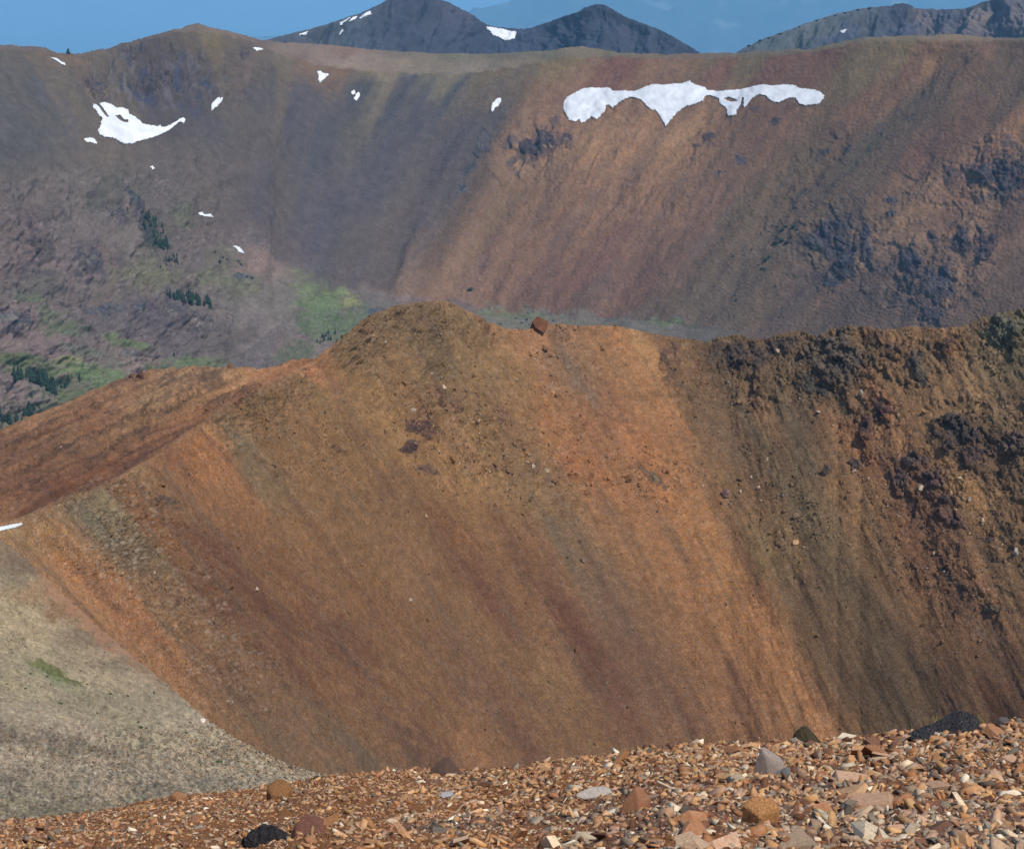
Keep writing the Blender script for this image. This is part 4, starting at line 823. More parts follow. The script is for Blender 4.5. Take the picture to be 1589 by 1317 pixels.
rock_object("boulder", "small dark grey rock on the skyline near the right edge, beside the black rock", "rock",
    [(-.5, 0, 0), (-.3, 0, .3), (0, 0, .36), (.3, 0, .3), (.5, 0, .05), (0, -.3, .1), (0, .3, .1), (-.4, 0, -.2), (.4, 0, -.2)], 1556, 1124, Gd, .13, (84, 80, 80), rough=.02, sub=1, seed=9)
rock_object("boulder", "black scorched-looking rock at the bottom edge, lower left", "rock",
    [(-.5, 0, .0), (-.42, -.1, .15), (-.2, 0, .24), (.05, 0, .28), (.3, 0, .2), (.5, 0, .1), (.5, 0, -.15), (-.5, 0, -.15), (0, -.3, .02), (0, .3, .1), (.3, -.25, 0), (-.3, -.25, 0)], 415, 1312, Gd, .30, (44, 42, 44), mat=M_LICH, rough=.06, sub=2, seed=21)
rock_object("boulder", "dark reddish block right of the black rock at the bottom edge", "rock",
    [(-.5, 0, 0), (-.3, -.1, .3), (0, 0, .5), (.35, .05, .42), (.5, 0, .2), (.4, -.2, -.1), (-.3, -.3, -.1), (0, .3, .2)], 478, 1300, Gd, .20, (112, 74, 62))
rock_object("boulder", "orange pyramid-shaped stone on the right of the stony ground", "rock",
    [(-.5, -.1, -.1), (-.3, 0, .3), (0, 0, .6), (.2, .05, .55), (.5, 0, .25), (.45, 0, -.1), (0, -.35, -.1), (.05, -.25, .25), (0, .3, .1)], 985, 1262, Gd, .19, (136, 92, 64), rz=12)
rock_object("boulder", "tawny cube-like stone with stained sides, bottom right of centre", "rock",
    [(-.5, -.1, -.2), (-.46, -.1, .34), (-.2, .1, .5), (.3, .1, .48), (.5, 0, .3), (.48, 0, -.2), (0, -.35, .2), (0, -.35, -.2), (.2, .3, .2), (-.3, .3, .2)], 1180, 1272, Gd, .19, (150, 106, 66), mat=M_OCH, rz=-10)
rock_object("slab", "long pale grey flat slab near the middle of the stony ground", "rock",
    [(-.5, 0, .02), (-.3, -.15, .0), (.1, -.2, .04), (.5, -.05, .08), (.4, .2, .14), (0, .25, .12), (-.4, .1, .08), (0, 0, -.1)], 922, 1240, Gd, .24, (160, 148, 136), rz=6)
rock_object("slab", "small pale blue-grey slab below the dark peaked boulder", "rock",
    [(-.5, 0, .02), (-.4, -.2, 0), (.3, -.2, 0), (.5, 0, .1), (.3, .25, .2), (-.4, .2, .18), (0, 0, -.15)], 694, 1238, Gd, .10, (150, 148, 148))
rock_object("slab", "pale splinter standing on the rim left of the black lichen rock", "rock",
    [(-.5, 0, -.05), (-.4, -.1, .02), (.4, 0, .3), (.5, 0, .2), (.3, -.15, .1), (0, .15, 0), (-.4, .1, -.05)], 1381, 1138, Gd, .12, (190, 150, 122))
# grass stalks by the black rock
def tuft(px_, py_, S, n, hgt, spread, label, seed, name="grass_tuft", mat=M_GRASS, width=.0025):
    r = random.Random(seed); base = S.at(np.array([px_]), np.array([py_]))[0]
    V, Q = [], []
    for k in range(n):
        x = r.gauss(0, spread); y = r.gauss(0, spread * .3); hh = hgt * r.uniform(.5, 1.1); lean = r.uniform(-.6, .6); w = width
        for j in range(5):
            t = j / 4; V += [(x + lean * hh * t * t - w * (1 - t), y, hh * (t - .25 * t * t * abs(lean)) - .01), (x + lean * hh * t * t + w * (1 - t) + .0006, y + .001, hh * (t - .25 * t * t * abs(lean)) - .01)]
        b = len(V) - 10
        Q += [[b + 2 * j, b + 2 * j + 1, b + 2 * j + 3, b + 2 * j + 2] for j in range(4)]
        if r.random() < .5:      # seed head
            tx, ty, tz = V[-1]; V += [(tx - .004, ty, tz - .02), (tx + .003, ty, tz - .018), (tx + .004, ty + .001, tz + .006), (tx - .002, ty, tz + .008)]; b = len(V) - 4; Q.append([b, b + 1, b + 2, b + 3])
    o = mesh_np(name, V, Q, mat, None); o.location = tuple(base)
    props(o, label, "grass", None, None); return o
tuft(1452, 1132, Gd, 34, .13, .10, "thin dry grass stalks growing behind the black lichen rock", 3)
tuft(1525, 1126, Gd, 12, .12, .03, "sparse tall grass stalks right of the black lichen rock", 5)

# ---- gravel and dark stones on the flank
rng = np.random.default_rng(9)
NF = 9000
pos, N, ppx, ppy = sheet_sample(Fl, NF, rng, lambda a, b: np.where((a > -15) & (a < 600), 1, .02) * (.02 + sst(1090, 1180, b)) * sst(.0, 30, b - I(FE, a)) / (Fl_d(a, b)) if False else np.where((a > -15) & (a < 600), 1, .02) * (.05 + 4 * sst(1100, 1200, b)))
Yd = pos[:, 1]
size = (Yd / 2800 * np.exp(rng.normal(math.log(3.2), .4, NF)).clip(1.5, 8)).clip(.02, .35)
fc = np.array([1.06, 1.0, .82]) * s2l([(140, 120, 100), (120, 104, 92), (160, 138, 116), (92, 82, 76), (76, 70, 66), (172, 130, 100)])[rng.integers(0, 6, NF)] * rng.uniform(.75, 1.2, (NF, 1))
dk = fbm(ppx / 26, (ppy - .42 * ppx) / 7, 4, 14) > .35
fc[dk] *= .6
merge("gravel", CHP, pos + N * (size * .12)[:, None], rot_from(N, rng, .3), size, fc, M_RUBBLE, flank)

# ---- boulders and rubble on the orange ridge
rng = np.random.default_rng(15)
ZON = [(640, 500, 110, 30, 1.6), (180, 820, 55, 75, 1.6), (270, 930, 70, 130, 1.0), (700, 640, 80, 60, 1.6), (760, 710, 100, 60, 1.6), (480, 690, 70, 50, 1.0), (880, 560, 50, 60, .8), (1180, 590, 90, 60, .7), (1330, 580, 90, 70, .8),
       (1430, 790, 70, 90, 1.8), (1480, 900, 60, 80, 1.6), (1560, 700, 60, 120, 1.2), (1240, 790, 100, 100, 1.0), (1160, 760, 60, 60, .6), (1030, 740, 60, 40, .7), (400, 630, 80, 30, 1.0), (900, 720, 90, 90, .5), (1560, 560, 50, 60, 1.0), (330, 1080, 120, 80, .6)]
def dens_r(a, b):
    d = .05 + 0 * a
    for x, y, rx, ry, k in ZON: d = d + k * np.exp(-(((a - x) / rx) ** 2 + ((b - y) / ry) ** 2))
    d = d * (.12 + 1.6 * sst(-.05, .35, fbm(a / 26, b / 20, 3, 171, .6)))
    return d * np.where((a > -20) & (a < 1610), 1, .02)
NR = 15000
pos, N, ppx, ppy = sheet_sample(R, NR, rng, dens_r)
size = (pos[:, 1] / 2800 * np.exp(rng.normal(math.log(3.0), .42, NR)).clip(1.5, 8))
cb = R.at(ppx, ppy, R.C)
kk = rng.random((NR, 1))
cc = cb * rng.uniform(.6, 1.35, (NR, 1)); cc = np.where(kk > .86, cc * .4 + s2l((170, 150, 128)) * .6, cc); cc = np.where(kk < .3, cc * .5, cc)
merge("rubble", CHP, pos + N * (size * .1)[:, None], rot_from(N, rng, .3), size, cc, M_RUBBLE, ridge)
BO = [hull_mesh("ridge_boulder", [(r_.uniform(-.5, .5) * 1.0, r_.uniform(-.4, .4), r_.uniform(-.3, .4)) for _ in range(16)], M_BOULD) for r_ in [random.Random(k) for k in range(8)]]
NB = 290
pos, N, ppx, ppy = sheet_sample(R, NB, rng, dens_r)
Rm = rot_from(N, rng, .25)
size = pos[:, 1] / 2800 * np.exp(rng.normal(math.log(7.5), .28, NB)).clip(5, 15)
cb = R.at(ppx, ppy, R.C) * rng.uniform(.6, 1.15, (NB, 1))
lt = rng.random(NB) > .87; cb[lt] = cb[lt] * .35 + s2l((176, 158, 138)) * .65
for i in range(NB):
    put("boulder", BO[i % 8], pos[i] + N[i] * size[i] * .12, Rm[i], size[i], cb[i], ridge)
def ridge_rock(px_, py_, w, hgt, label, col, seed, name="boulder", S=R):
    r = random.Random(seed); Yd = float(S.at(np.array([px_]), np.array([py_]))[0][1]); sz = w / 2800 * Yd; k = hgt / w
    pts = [(math.cos(a) * r.uniform(.4, .52), math.sin(a) * .4, r.uniform(-.15, .4) * k * 1.6) for a in [i * .55 for i in range(12)]] + [(r.uniform(-.3, .3), 0, k * r.uniform(.8, 1)) for _ in range(4)]
    return rock_object(name, label, "rock", pts, px_, py_, S, sz, col, mat=M_BOULD, sub=2, rough=.05, seed=seed, bev=False)
ridge_rock(835, 512, 29, 22, "knobbly rust-brown tor standing on the orange ridge crest at the centre", (98, 62, 42), 2)
ridge_rock(218, 584, 15, 13, "dark brown boulder on the left shoulder skyline above the green valley", (84, 58, 48), 3)
ridge_rock(203, 587, 8, 8, "little dark boulder just left of the bigger one on the left shoulder skyline", (84, 58, 48), 4)
ridge_rock(357, 573, 11, 7, "small brown rock on the flat part of the left shoulder skyline", (110, 74, 54), 5)
ridge_rock(848, 733, 10, 8, "pale-topped boulder alone on the scree below the central crest", (150, 128, 104), 6)
ridge_rock(904, 871, 10, 8, "grey boulder with a dark underside low on the central scree", (110, 90, 76), 7)
ridge_rock(1126, 770, 18, 14, "reddish grey boulder at the border of the orange and grey chutes", (112, 86, 76), 8)
ridge_rock(1282, 732, 17, 18, "upright dark brown boulder on the grey chute left of the crags", (92, 74, 62), 9)
ridge_rock(1235, 845, 13, 8, "pale tan flat boulder low on the grey chute", (176, 140, 100), 10)
ridge_rock(1338, 613, 8, 8, "small whitish boulder beside the grey crag on the right", (150, 146, 134), 11)
ridge_rock(1576, 862, 9, 14, "white slanting stone on the scree at the right edge", (150, 142, 136), 12)
ridge_rock(1235, 805, 14, 9, "brown boulder among smaller stones in the middle of the grey chute", (116, 92, 74), 13)
ridge_rock(314, 1121, 12, 9, "small white boulder on the edge of the grassy flank", (214, 196, 184), 14, S=Fl)
ridge_rock(660, 802, 9, 6, "small tan boulder alone on the smooth scree below the dark outcrop", (150, 118, 84), 15)

# ---- rock outcrops: craggy bodies standing out of the sheets
def outcrop(S, cx, cyy, rx, ry, deg, hgt, label, col, seed, mat, col2=None, step=1.5, name="rock_outcrop", col3=None):
    k_ = 1.18 if S is R else 1.25
    rx *= k_; ry *= k_; hgt *= .72 if S is R else .5
    m = 1.7; R0 = max(rx, ry) * m
    xs = np.arange(cx - R0, cx + R0, step); ys = np.arange(cyy - R0, cyy + R0, step)
    A, B = np.meshgrid(xs, ys)
    lo = np.interp(A, S.px, S.pyt) + 1.0
    ok = B > lo
    B = np.maximum(B, lo)
    r = max(rx, ry)
    nz = .55 * fbm(A / (r * .55), B / (r * .55), 4, seed) + .18 * fbm(A / 6, B / 5, 2, seed + 1)
    t = math.radians(deg); c, s_ = math.cos(t), math.sin(t)
    u = ((A - cx) * c + (B - cyy) * s_) / rx; v = (-(A - cx) * s_ + (B - cyy) * c) / ry
    d = np.sqrt(u * u + v * v) + nz
    P = S.at(A, B)
    du = np.gradient(P, axis=1); dv = np.gradient(P, axis=0)
    n = np.cross(dv, du); n /= np.linalg.norm(n, axis=-1, keepdims=True) + 1e-12; n *= np.sign(n[..., 2:3] + 1e-9)
    wdd, wrr = worl((A + 3 * fbm(A / 14, B / 14, 2, seed + 3)) / (r * .22 + 3), (B - .3 * A) / (r * .26 + 3), seed)
    body = sst(1.05, .35, d)
    cg = rid(A / (r * .6), (B - .5 * A) / (r * .55), 4, seed + 7, .5)
    u1 = A + 4 * fbm(A / 10, B / 10, 2, seed + 3); v1 = B + 4 * fbm(A / 10, B / 10, 2, seed + 4)
    fq = .75 * facet((u1 + .5 * v1) / (r * .36 + 3), (v1 - .5 * u1) / (r * .30 + 2.5), seed) + .30 * facet((u1 + .3 * v1) / (r * .15 + 3), v1 / (r * .12 + 2.5), seed + 2) + .07 * facet(A / 4, B / 3.2, seed + 5)
    h = hgt * body * (.30 + .32 * cg + .62 * fq) + hgt * .03 * body * fbm(A / 3.4, B / 3, 2, seed + 11) - hgt * .22 * sst(.85, 1.15, d) - .05 * hgt
    n = n * .8 + np.array([0, -.45, .1])
    P2 = P + n * h[..., None]
    keep = (h > -.1 * hgt) & ok
    kq = (keep[:-1, :-1] | keep[1:, :-1] | keep[:-1, 1:] | keep[1:, 1:])
    q_ = grid_quads(len(ys), len(xs), kq)
    if len(q_) < 4: return None
    c1 = s2l(col) * 1.3; c2 = s2l(col2 or col) * 1.15
    mm = sst(.3, .7, .5 * wrr + .5 * cg)[..., None]
    CC = c1 * (1 - mm) + c2 * mm
    CC = CC * (1 + .22 * fbm(A / 5, B / 4, 3, seed + 21))[..., None]
    e = sst(.35, 1.0, d)[..., None] * .85
    CC = CC * (1 - e) + S.at(A, B, S.C) * e
    V, q_, CC = compact(P2.reshape(-1, 3), q_, CC.reshape(-1, 3))
    org = V.mean(0)
    o = mesh_np(name, V, q_, mat, CC, origin=org)
    props(o, label, "rock outcrop"); return o
OUTR = [
 (652, 664, 24, 15, 25, 3.2, "dark maroon rock outcrop in the orange scree below the ridge summit", (66, 46, 42), (96, 66, 54)),
 (637, 694, 13, 12, 0, 2.6, "small blackish rock outcrop under the maroon one below the ridge summit", (62, 48, 48), (84, 62, 54)),
 (664, 728, 15, 8, 20, 1.8, "flat brown rock patch, lowest of the three below the ridge summit", (86, 62, 52), (104, 78, 62)),
 (690, 622, 40, 11, 42, 2.2, "tan slanting rock ribs on the scree below the ridge summit", (120, 88, 62), (84, 56, 44)),
 (1015, 742, 26, 7, 42, 2.2, "narrow grey-brown rock rib in the orange scree, right of centre", (86, 72, 58), (112, 92, 70)),
 (520, 695, 16, 5, 35, 1.6, "small dark brown rock ledge on the left part of the orange face", (96, 66, 46), (110, 78, 54)),
 (257, 777, 22, 9, 25, 1.3, "small purplish brown rock patch near the left end of the ridge", (92, 70, 58), (104, 80, 62)),
 (378, 612, 26, 12, -35, 2.0, "rusty brown rock step on the crest above the left orange slope", (112, 74, 48), (98, 72, 54)),
 (572, 530, 28, 10, -42, 2.2, "broken brown rock rib on the left side of the ridge summit", (104, 78, 56), (124, 98, 72)),
 (1040, 560, 16, 30, 5, 3.0, "brown crumbling rock at the left end of the dark cliffs", (112, 82, 58), (88, 66, 52)),
 (1145, 552, 42, 26, 8, 5.0, "black jagged cliff under the crest, leftmost of the dark cliffs", (58, 50, 48), (84, 68, 58)),
 (1213, 536, 36, 12, -14, 4.0, "dark rock step on the crest between the black cliff and the grey crag", (66, 56, 50), (92, 74, 60)),
 (1303, 556, 50, 38, 10, 6.0, "large rounded grey crag under the crest, right of centre", (74, 64, 56), (98, 84, 70)),
 (1265, 600, 26, 14, 20, 3.0, "low dark rock at the lower left foot of the grey crag", (64, 58, 52), (82, 72, 62)),
 (1182, 629, 17, 9, 15, 2.2, "tan rounded lump of rock below the black cliff", (130, 94, 64), (110, 82, 60)),
 (1388, 548, 26, 18, 0, 3.6, "brown crumbling crag on the crest right of the grey crag", (100, 76, 56), (80, 60, 50)),
 (1428, 572, 14, 32, -14, 4.2, "narrow black rock pillar leaning in the notch between tan slopes", (58, 54, 50), (98, 86, 70)),
 (1475, 536, 34, 12, -20, 3.4, "rusty dark crag on the crest near the right edge", (84, 60, 46), (116, 84, 56)),
 (1558, 512, 44, 24, -8, 4.6, "mossy grey crag on the crest at the right edge", (80, 76, 62), (110, 102, 80)),
 (1372, 640, 15, 22, -15, 3.4, "dark maroon outcrop with orange rims below the brown crag", (66, 50, 48), (112, 74, 52)),
 (1345, 668, 11, 22, 15, 3.0, "slim maroon outcrop, left of the pair below the brown crag", (72, 52, 48), (108, 72, 50)),
 (1328, 720, 13, 10, 0, 2.6, "small dark knob of rock below the maroon pair", (68, 58, 54), (90, 74, 62)),
 (1487, 668, 34, 26, 10, 5.2, "big smooth dark dome of rock on the right slope", (60, 52, 50), (78, 66, 58)),
 (1514, 706, 24, 24, 20, 4.2, "dark maroon rock just below the big smooth dome", (64, 50, 48), (84, 64, 56)),
 (1420, 716, 24, 14, 15, 3.4, "dark rock cap, topmost of the broken outcrops right of the grey chute", (68, 56, 54), (94, 76, 66)),
 (1396, 745, 16, 16, 0, 3.0, "rounded dark rock, left one of the broken outcrops right of the grey chute", (68, 54, 52), (96, 74, 62)),
 (1448, 745, 22, 20, 25, 3.4, "broken maroon rock in the middle of the outcrops right of the grey chute", (70, 54, 52), (100, 76, 64)),
 (1470, 776, 17, 8, 15, 2.6, "small black ledge on the right of the broken outcrops", (60, 50, 48), (88, 66, 56)),
 (1476, 806, 32, 14, 20, 2.8, "low reddish dark outcrop, lowest of the broken outcrops", (76, 56, 50), (104, 74, 60)),
 (1576, 690, 26, 26, 0, 4.0, "brown crag cut by the right edge beside the smooth dome", (74, 60, 52), (96, 78, 64)),
 (1486, 900, 34, 9, 42, 2.2, "dark broken rib running down the lower right slope", (82, 64, 50), (100, 76, 56)),
 (1544, 945, 34, 6, 2, 2.2, "thin dark horizontal ledge on the lower right slope", (70, 62, 50), (96, 80, 60)),
 (1535, 838, 14, 5, 5, 1.6, "tiny dark ledge on the tan slope near the right edge", (80, 66, 54), (100, 80, 62)),
]
for i, (x, y, rx, ry, dg, hh, lb, c1, c2) in enumerate(OUTR):
    outcrop(R, x, y, rx, ry, dg, hh, lb, c1, 300 + i * 7, M_OUT, c2)
OUTW = [
 (838, 222, 34, 20, -35, 22, "dark slanting cliff on the far wall left of the long snow band", (66, 58, 62), (92, 76, 72)),
 (875, 215, 16, 12, -10, 12, "small brown crag between the slanting cliff and the tan gully", (84, 66, 62), (110, 86, 74)),
 (748, 222, 12, 18, 20, 10, "grey rock patch left of the slanting cliff on the far wall", (68, 66, 74), (86, 80, 82)),
 (716, 290, 10, 7, -20, 9, "lone grey rock low on the far wall, left of the tan streak", (70, 72, 80), (92, 92, 94)),
 (728, 258, 12, 8, -30, 9, "dark rock patch above the lone grey rock on the far wall", (66, 66, 72), (82, 78, 80)),
 (1100, 213, 12, 7, 0, 10, "oval brown rock in the tan gullies under the snow band", (76, 60, 60), (90, 72, 68)),
 (1082, 226, 8, 4, 0, 6, "tiny brown rock below left of the oval one under the snow band", (78, 62, 60), (92, 74, 68)),
 (1205, 193, 8, 6, -30, 8, "small dark rock right of the tan gullies, below the snow band", (66, 58, 62), (80, 70, 70)),
 (1177, 177, 8, 6, 0, 6, "small brown rock just under the right part of the snow band", (84, 66, 62), (96, 78, 70)),
 (1119, 274, 9, 5, -10, 6, "little grey rock on the far wall below the tan gullies", (74, 66, 66), (120, 100, 84)),
 (1152, 252, 9, 8, 0, 5, "faint purplish rock on the far wall, right of the tan gullies", (74, 68, 76), (88, 78, 80)),
 (1285, 368, 30, 22, -30, 22, "large blue-black cliff on the right wall, nearest the green shrubs", (60, 56, 64), (80, 74, 78)),
 (1310, 405, 22, 30, 10, 18, "blue-black buttress below the large cliff on the right wall", (58, 56, 66), (78, 72, 78)),
 (1345, 385, 10, 36, -8, 16, "narrow dark rib of rock beside the blue-black buttress", (62, 60, 68), (88, 80, 82)),
 (1290, 435, 14, 14, 0, 12, "small dark rock at the foot of the blue-black buttress", (66, 64, 72), (84, 78, 82)),
 (1408, 412, 20, 32, 8, 18, "dark oblong buttress between two tan gullies on the right wall", (60, 56, 66), (80, 72, 78)),
 (1493, 373, 14, 19, 0, 16, "dark oval outcrop, left of the pair near the right edge", (62, 54, 62), (82, 68, 70)),
 (1530, 388, 18, 26, -5, 18, "dark taller outcrop, right of the pair near the right edge", (62, 54, 62), (86, 70, 72)),
 (1448, 368, 8, 10, 0, 8, "small reddish rock between the gullies on the right wall", (80, 64, 66), (104, 82, 76)),
 (1455, 440, 26, 36, 0, 14, "mottled dark rock low on the right wall above the ridge crest", (66, 62, 70), (90, 80, 82)),
 (1450, 490, 22, 18, 0, 12, "dark rock just above the crest crags on the right wall", (64, 60, 68), (82, 74, 78)),
 (1383, 330, 9, 8, 0, 10, "small blue-grey knob above the dark oblong buttress", (60, 62, 72), (82, 80, 84)),
 (1382, 310, 10, 6, 0, 10, "blue-grey knob high in the middle of the right wall", (62, 62, 70), (84, 82, 84)),
 (1528, 276, 18, 18, 10, 20, "dark crag high on the right wall, left of the largest one", (58, 54, 62), (80, 70, 72)),
 (1568, 272, 26, 30, 0, 26, "largest blue-black crag high on the right wall at the edge", (54, 52, 60), (76, 68, 72)),
 (1473, 270, 10, 18, 0, 12, "faint brown rock strip left of the high dark crags", (84, 68, 66), (104, 84, 76)),
 (1275, 240, 22, 4, -45, 6, "thin dark rock streak slanting across the middle of the right wall", (72, 66, 66), (90, 80, 74)),
 (1312, 230, 10, 7, -30, 7, "dark rock speck above the thin slanting streak", (70, 64, 66), (86, 76, 72)),
 (1240, 300, 14, 5, -45, 6, "short dark rock streak above the shrubs on the right wall", (70, 66, 68), (92, 82, 76)),
 (150, 130, 12, 22, -20, 14, "dark rock face left of the main far summit, above the left snowfield", (66, 60, 64), (94, 82, 78)),
 (240, 128, 30, 16, 0, 16, "dark cliff band in the bowl above the left snowfield", (68, 60, 62), (92, 80, 76)),
 (200, 75, 16, 8, 20, 8, "brown rock patch under the far skyline left of the summit", (78, 70, 68), (94, 84, 78)),
 (315, 85, 12, 10, 20, 8, "small dark rock just right below the far summit", (74, 64, 64), (94, 82, 74)),
 (378, 85, 7, 9, -10, 8, "dark rock notch right of the far summit", (64, 58, 62), (86, 76, 74)),
 (205, 305, 9, 20, -25, 18, "dark blue-grey pinnacle on the knobbly spur", (58, 62, 66), (82, 82, 80)),
 (134, 405, 20, 13, 25, 14, "grey knob in the middle of the knobbly spur", (76, 74, 78), (104, 96, 92)),
 (55, 380, 22, 12, 10, 14, "purplish crag on the left of the knobbly spur", (78, 68, 68), (104, 92, 86)),
 (70, 395, 9, 14, 0, 10, "dark rock cleft right of the purplish crag", (72, 64, 66), (96, 86, 82)),
 (170, 472, 26, 10, 12, 14, "grey-blue ledge of rock above the purple scree", (72, 74, 82), (100, 96, 94)),
 (213, 482, 12, 9, 20, 12, "small grey rock right of the grey-blue ledge", (72, 72, 80), (96, 92, 92)),
 (20, 496, 24, 12, 12, 16, "grey striped slab of rock at the left edge", (78, 80, 86), (112, 106, 102)),
 (270, 485, 20, 12, 20, 14, "dark purple-grey rock right under the conifer terrace", (80, 74, 80), (108, 98, 94)),
 (310, 500, 22, 12, 35, 12, "pale broken rock below the right end of the conifer terrace", (92, 84, 86), (122, 110, 104)),
 (375, 428, 14, 6, 10, 10, "small grey bluff on the valley meadow", (76, 78, 86), (104, 100, 96)),
 (205, 548, 14, 7, 10, 8, "dark speckled rock in the pale boulder field", (88, 84, 84), (116, 106, 98)),
 (580, 484, 16, 8, 0, 8, "blue-grey rocks on the valley floor just left of the ridge summit", (74, 80, 90), (96, 96, 98)),
 (165, 20, 1, 1, 0, 0, None, (0, 0, 0), (0, 0, 0)),
]
for i, (x, y, rx, ry, dg, hh, lb, c1, c2) in enumerate(OUTW):
    if lb: outcrop(Wl, x, y, rx, ry, dg, hh * .55, lb, tuple(int(v * .86) for v in c1), 700 + i * 7, M_OUTF, tuple(int(v * .95) for v in c2))

# ---- snow patches
def snow(S, poly, label, thick, holes=(), step=.62, rag=.6, seed=0, group=None):
    P_ = np.array(poly, float)
    xs = np.arange(P_[:, 0].min() - 3, P_[:, 0].max() + 3, step); ys = np.arange(P_[:, 1].min() - 3, P_[:, 1].max() + 3, step)
    A, B = np.meshgrid(xs, ys)
    wx = A + rag * .9 * fbm(A / 3.6, B / 3.6, 4, seed, .7); wy = B + rag * .9 * fbm(A / 3.6, B / 3.6, 4, seed + 5, .7)
    d = polydist(wx, wy, poly); ins = inpoly(wx, wy, poly); d = np.where(ins, d, -d)
    for hpoly in holes:
        dh = polydist(wx, wy, hpoly); ih = inpoly(wx, wy, hpoly); d = np.minimum(d, np.where(ih, -dh, dh))
    d = d + .75 * fbm(A / 2.1, B / 2.6, 2, seed + 31) + .5 * fbm(A / 1.1, B / 1.7, 1, seed + 37)
    lo = np.interp(A, S.px, S.pyt) + .5
    P = S.at(A, np.maximum(B, lo))
    # a snowfield lies smoother than the rock under it
    K = 3
    Ps = P.copy()
    for _ in range(30):
        Q = np.pad(Ps, ((1, 1), (1, 1), (0, 0)), mode='edge'); Ps = (Q[:-2, 1:-1] + Q[2:, 1:-1] + Q[1:-1, :-2] + Q[1:-1, 2:] + 2 * Ps) / 6
    du = np.gradient(Ps, axis=1); dv = np.gradient(Ps, axis=0)
    n = np.cross(dv, du); n /= np.linalg.norm(n, axis=-1, keepdims=True) + 1e-12; n *= np.sign(n[..., 2:3] + 1e-9)
    thick = thick * .45
    h = thick * (.35 + .65 * (sst(-.6, .3, d) * (.8 + .2 * sst(0, 8, d)))) - thick * .6 * sst(-.2, -.9, d)
    h = h + thick * .05 * fbm(A / 9, B / 4, 3, seed + 9) * sst(0, 3, d)
    V = Ps + n * h[..., None]
    keep = d > -.5
    kq = keep[:-1, :-1] & keep[1:, :-1] & keep[:-1, 1:] & keep[1:, 1:]
    q_ = grid_quads(len(ys), len(xs), kq)
    if len(q_) < 1: return
    V, q_ = compact(V.reshape(-1, 3), q_); org = V.mean(0)
    o = mesh_np("snow_patch", V, q_, M_SNOW, None, origin=org)
    props(o, label, "snow patch", group); return o
def zp(pts, k=2.998, ox=0, oy=0): return [(ox + a / k, oy + b / k) for a, b in pts]
snow(Wl, zp([(232, 275), (262, 277), (280, 295), (297, 305), (295, 322), (275, 310), (255, 292)]), "small slanting snow patch just below the far skyline at top left", 4, seed=1)
snow(Wl, zp([(430, 487), (445, 485), (460, 500), (485, 545), (497, 553), (505, 550), (490, 520), (462, 482), (480, 475), (510, 482), (545, 495), (575, 492), (600, 505), (603, 520), (630, 535), (660, 560), (665, 572), (700, 578), (735, 585), (748, 577), (752, 590), (775, 590), (810, 575), (850, 550), (860, 560), (852, 580), (838, 570), (800, 597), (770, 615), (715, 635), (650, 648), (580, 665), (520, 662), (480, 662), (445, 648), (442, 628), (455, 605), (455, 590), (470, 565), (448, 545), (450, 530), (428, 515)]),
     "large boat-shaped snowfield with a long tail in the left bowl of the far wall", 5, holes=[zp([(535, 535), (560, 530), (575, 545), (605, 548), (600, 560), (570, 560), (550, 552)])], seed=2, rag=.9)
snow(Wl, zp([(378, 668), (400, 662), (425, 672), (437, 692), (415, 688), (390, 680)]), "tiny snow patch at the lower left corner of the large left snowfield", 3, seed=3)
snow(Wl, zp([(697, 782), (710, 779), (718, 786), (706, 792)]), "speck of snow alone in the middle of the left bowl", 3, seed=4, step=.5)
snow(Wl, zp([(988, 483), (1010, 460), (1037, 457), (1025, 480), (1005, 500), (990, 510)]), "leaf-shaped snow patch right of the large left snowfield", 4, seed=5)
snow(Wl, zp([(1175, 228), (1195, 225), (1225, 233), (1205, 242), (1190, 248)]), "small flat snow patch below the saddle right of the far summit", 4, seed=6)
snow(Wl, zp([(1472, 340), (1485, 335), (1500, 350), (1530, 355), (1505, 378), (1483, 397), (1475, 385), (1478, 362)]), "wedge-shaped snow patch high on the dark part of the far wall", 4, seed=7)
snow(Wl, [(544, 144), (550, 141), (551, 146), (547, 148)], "upper dot of the two tiny snow specks right of the wedge-shaped patch", 3, seed=8, step=.5)
snow(Wl, [(549, 155), (553, 146), (557, 145), (558, 150), (553, 157)], "lower, larger dot of the two tiny snow specks right of the wedge-shaped patch", 3, seed=9, step=.5)
snow(Wl, [(763, 175), (765, 167), (773, 157), (778, 156), (779, 161), (775, 167), (770, 170), (765, 177)], "narrow upright snow patch left of the long snow band", 4, seed=10)
snow(Wl, [(311, 326), (317, 326), (320, 330), (327, 330), (333, 335), (325, 333), (318, 331)], "thin broken snow streak at the head of the valley", 3, seed=11, step=.5)
snow(Wl, [(361, 382), (367, 382), (373, 387), (379, 393), (372, 392), (366, 387)], "thin slanting snow streak above the valley meadow", 3, seed=12, step=.5)
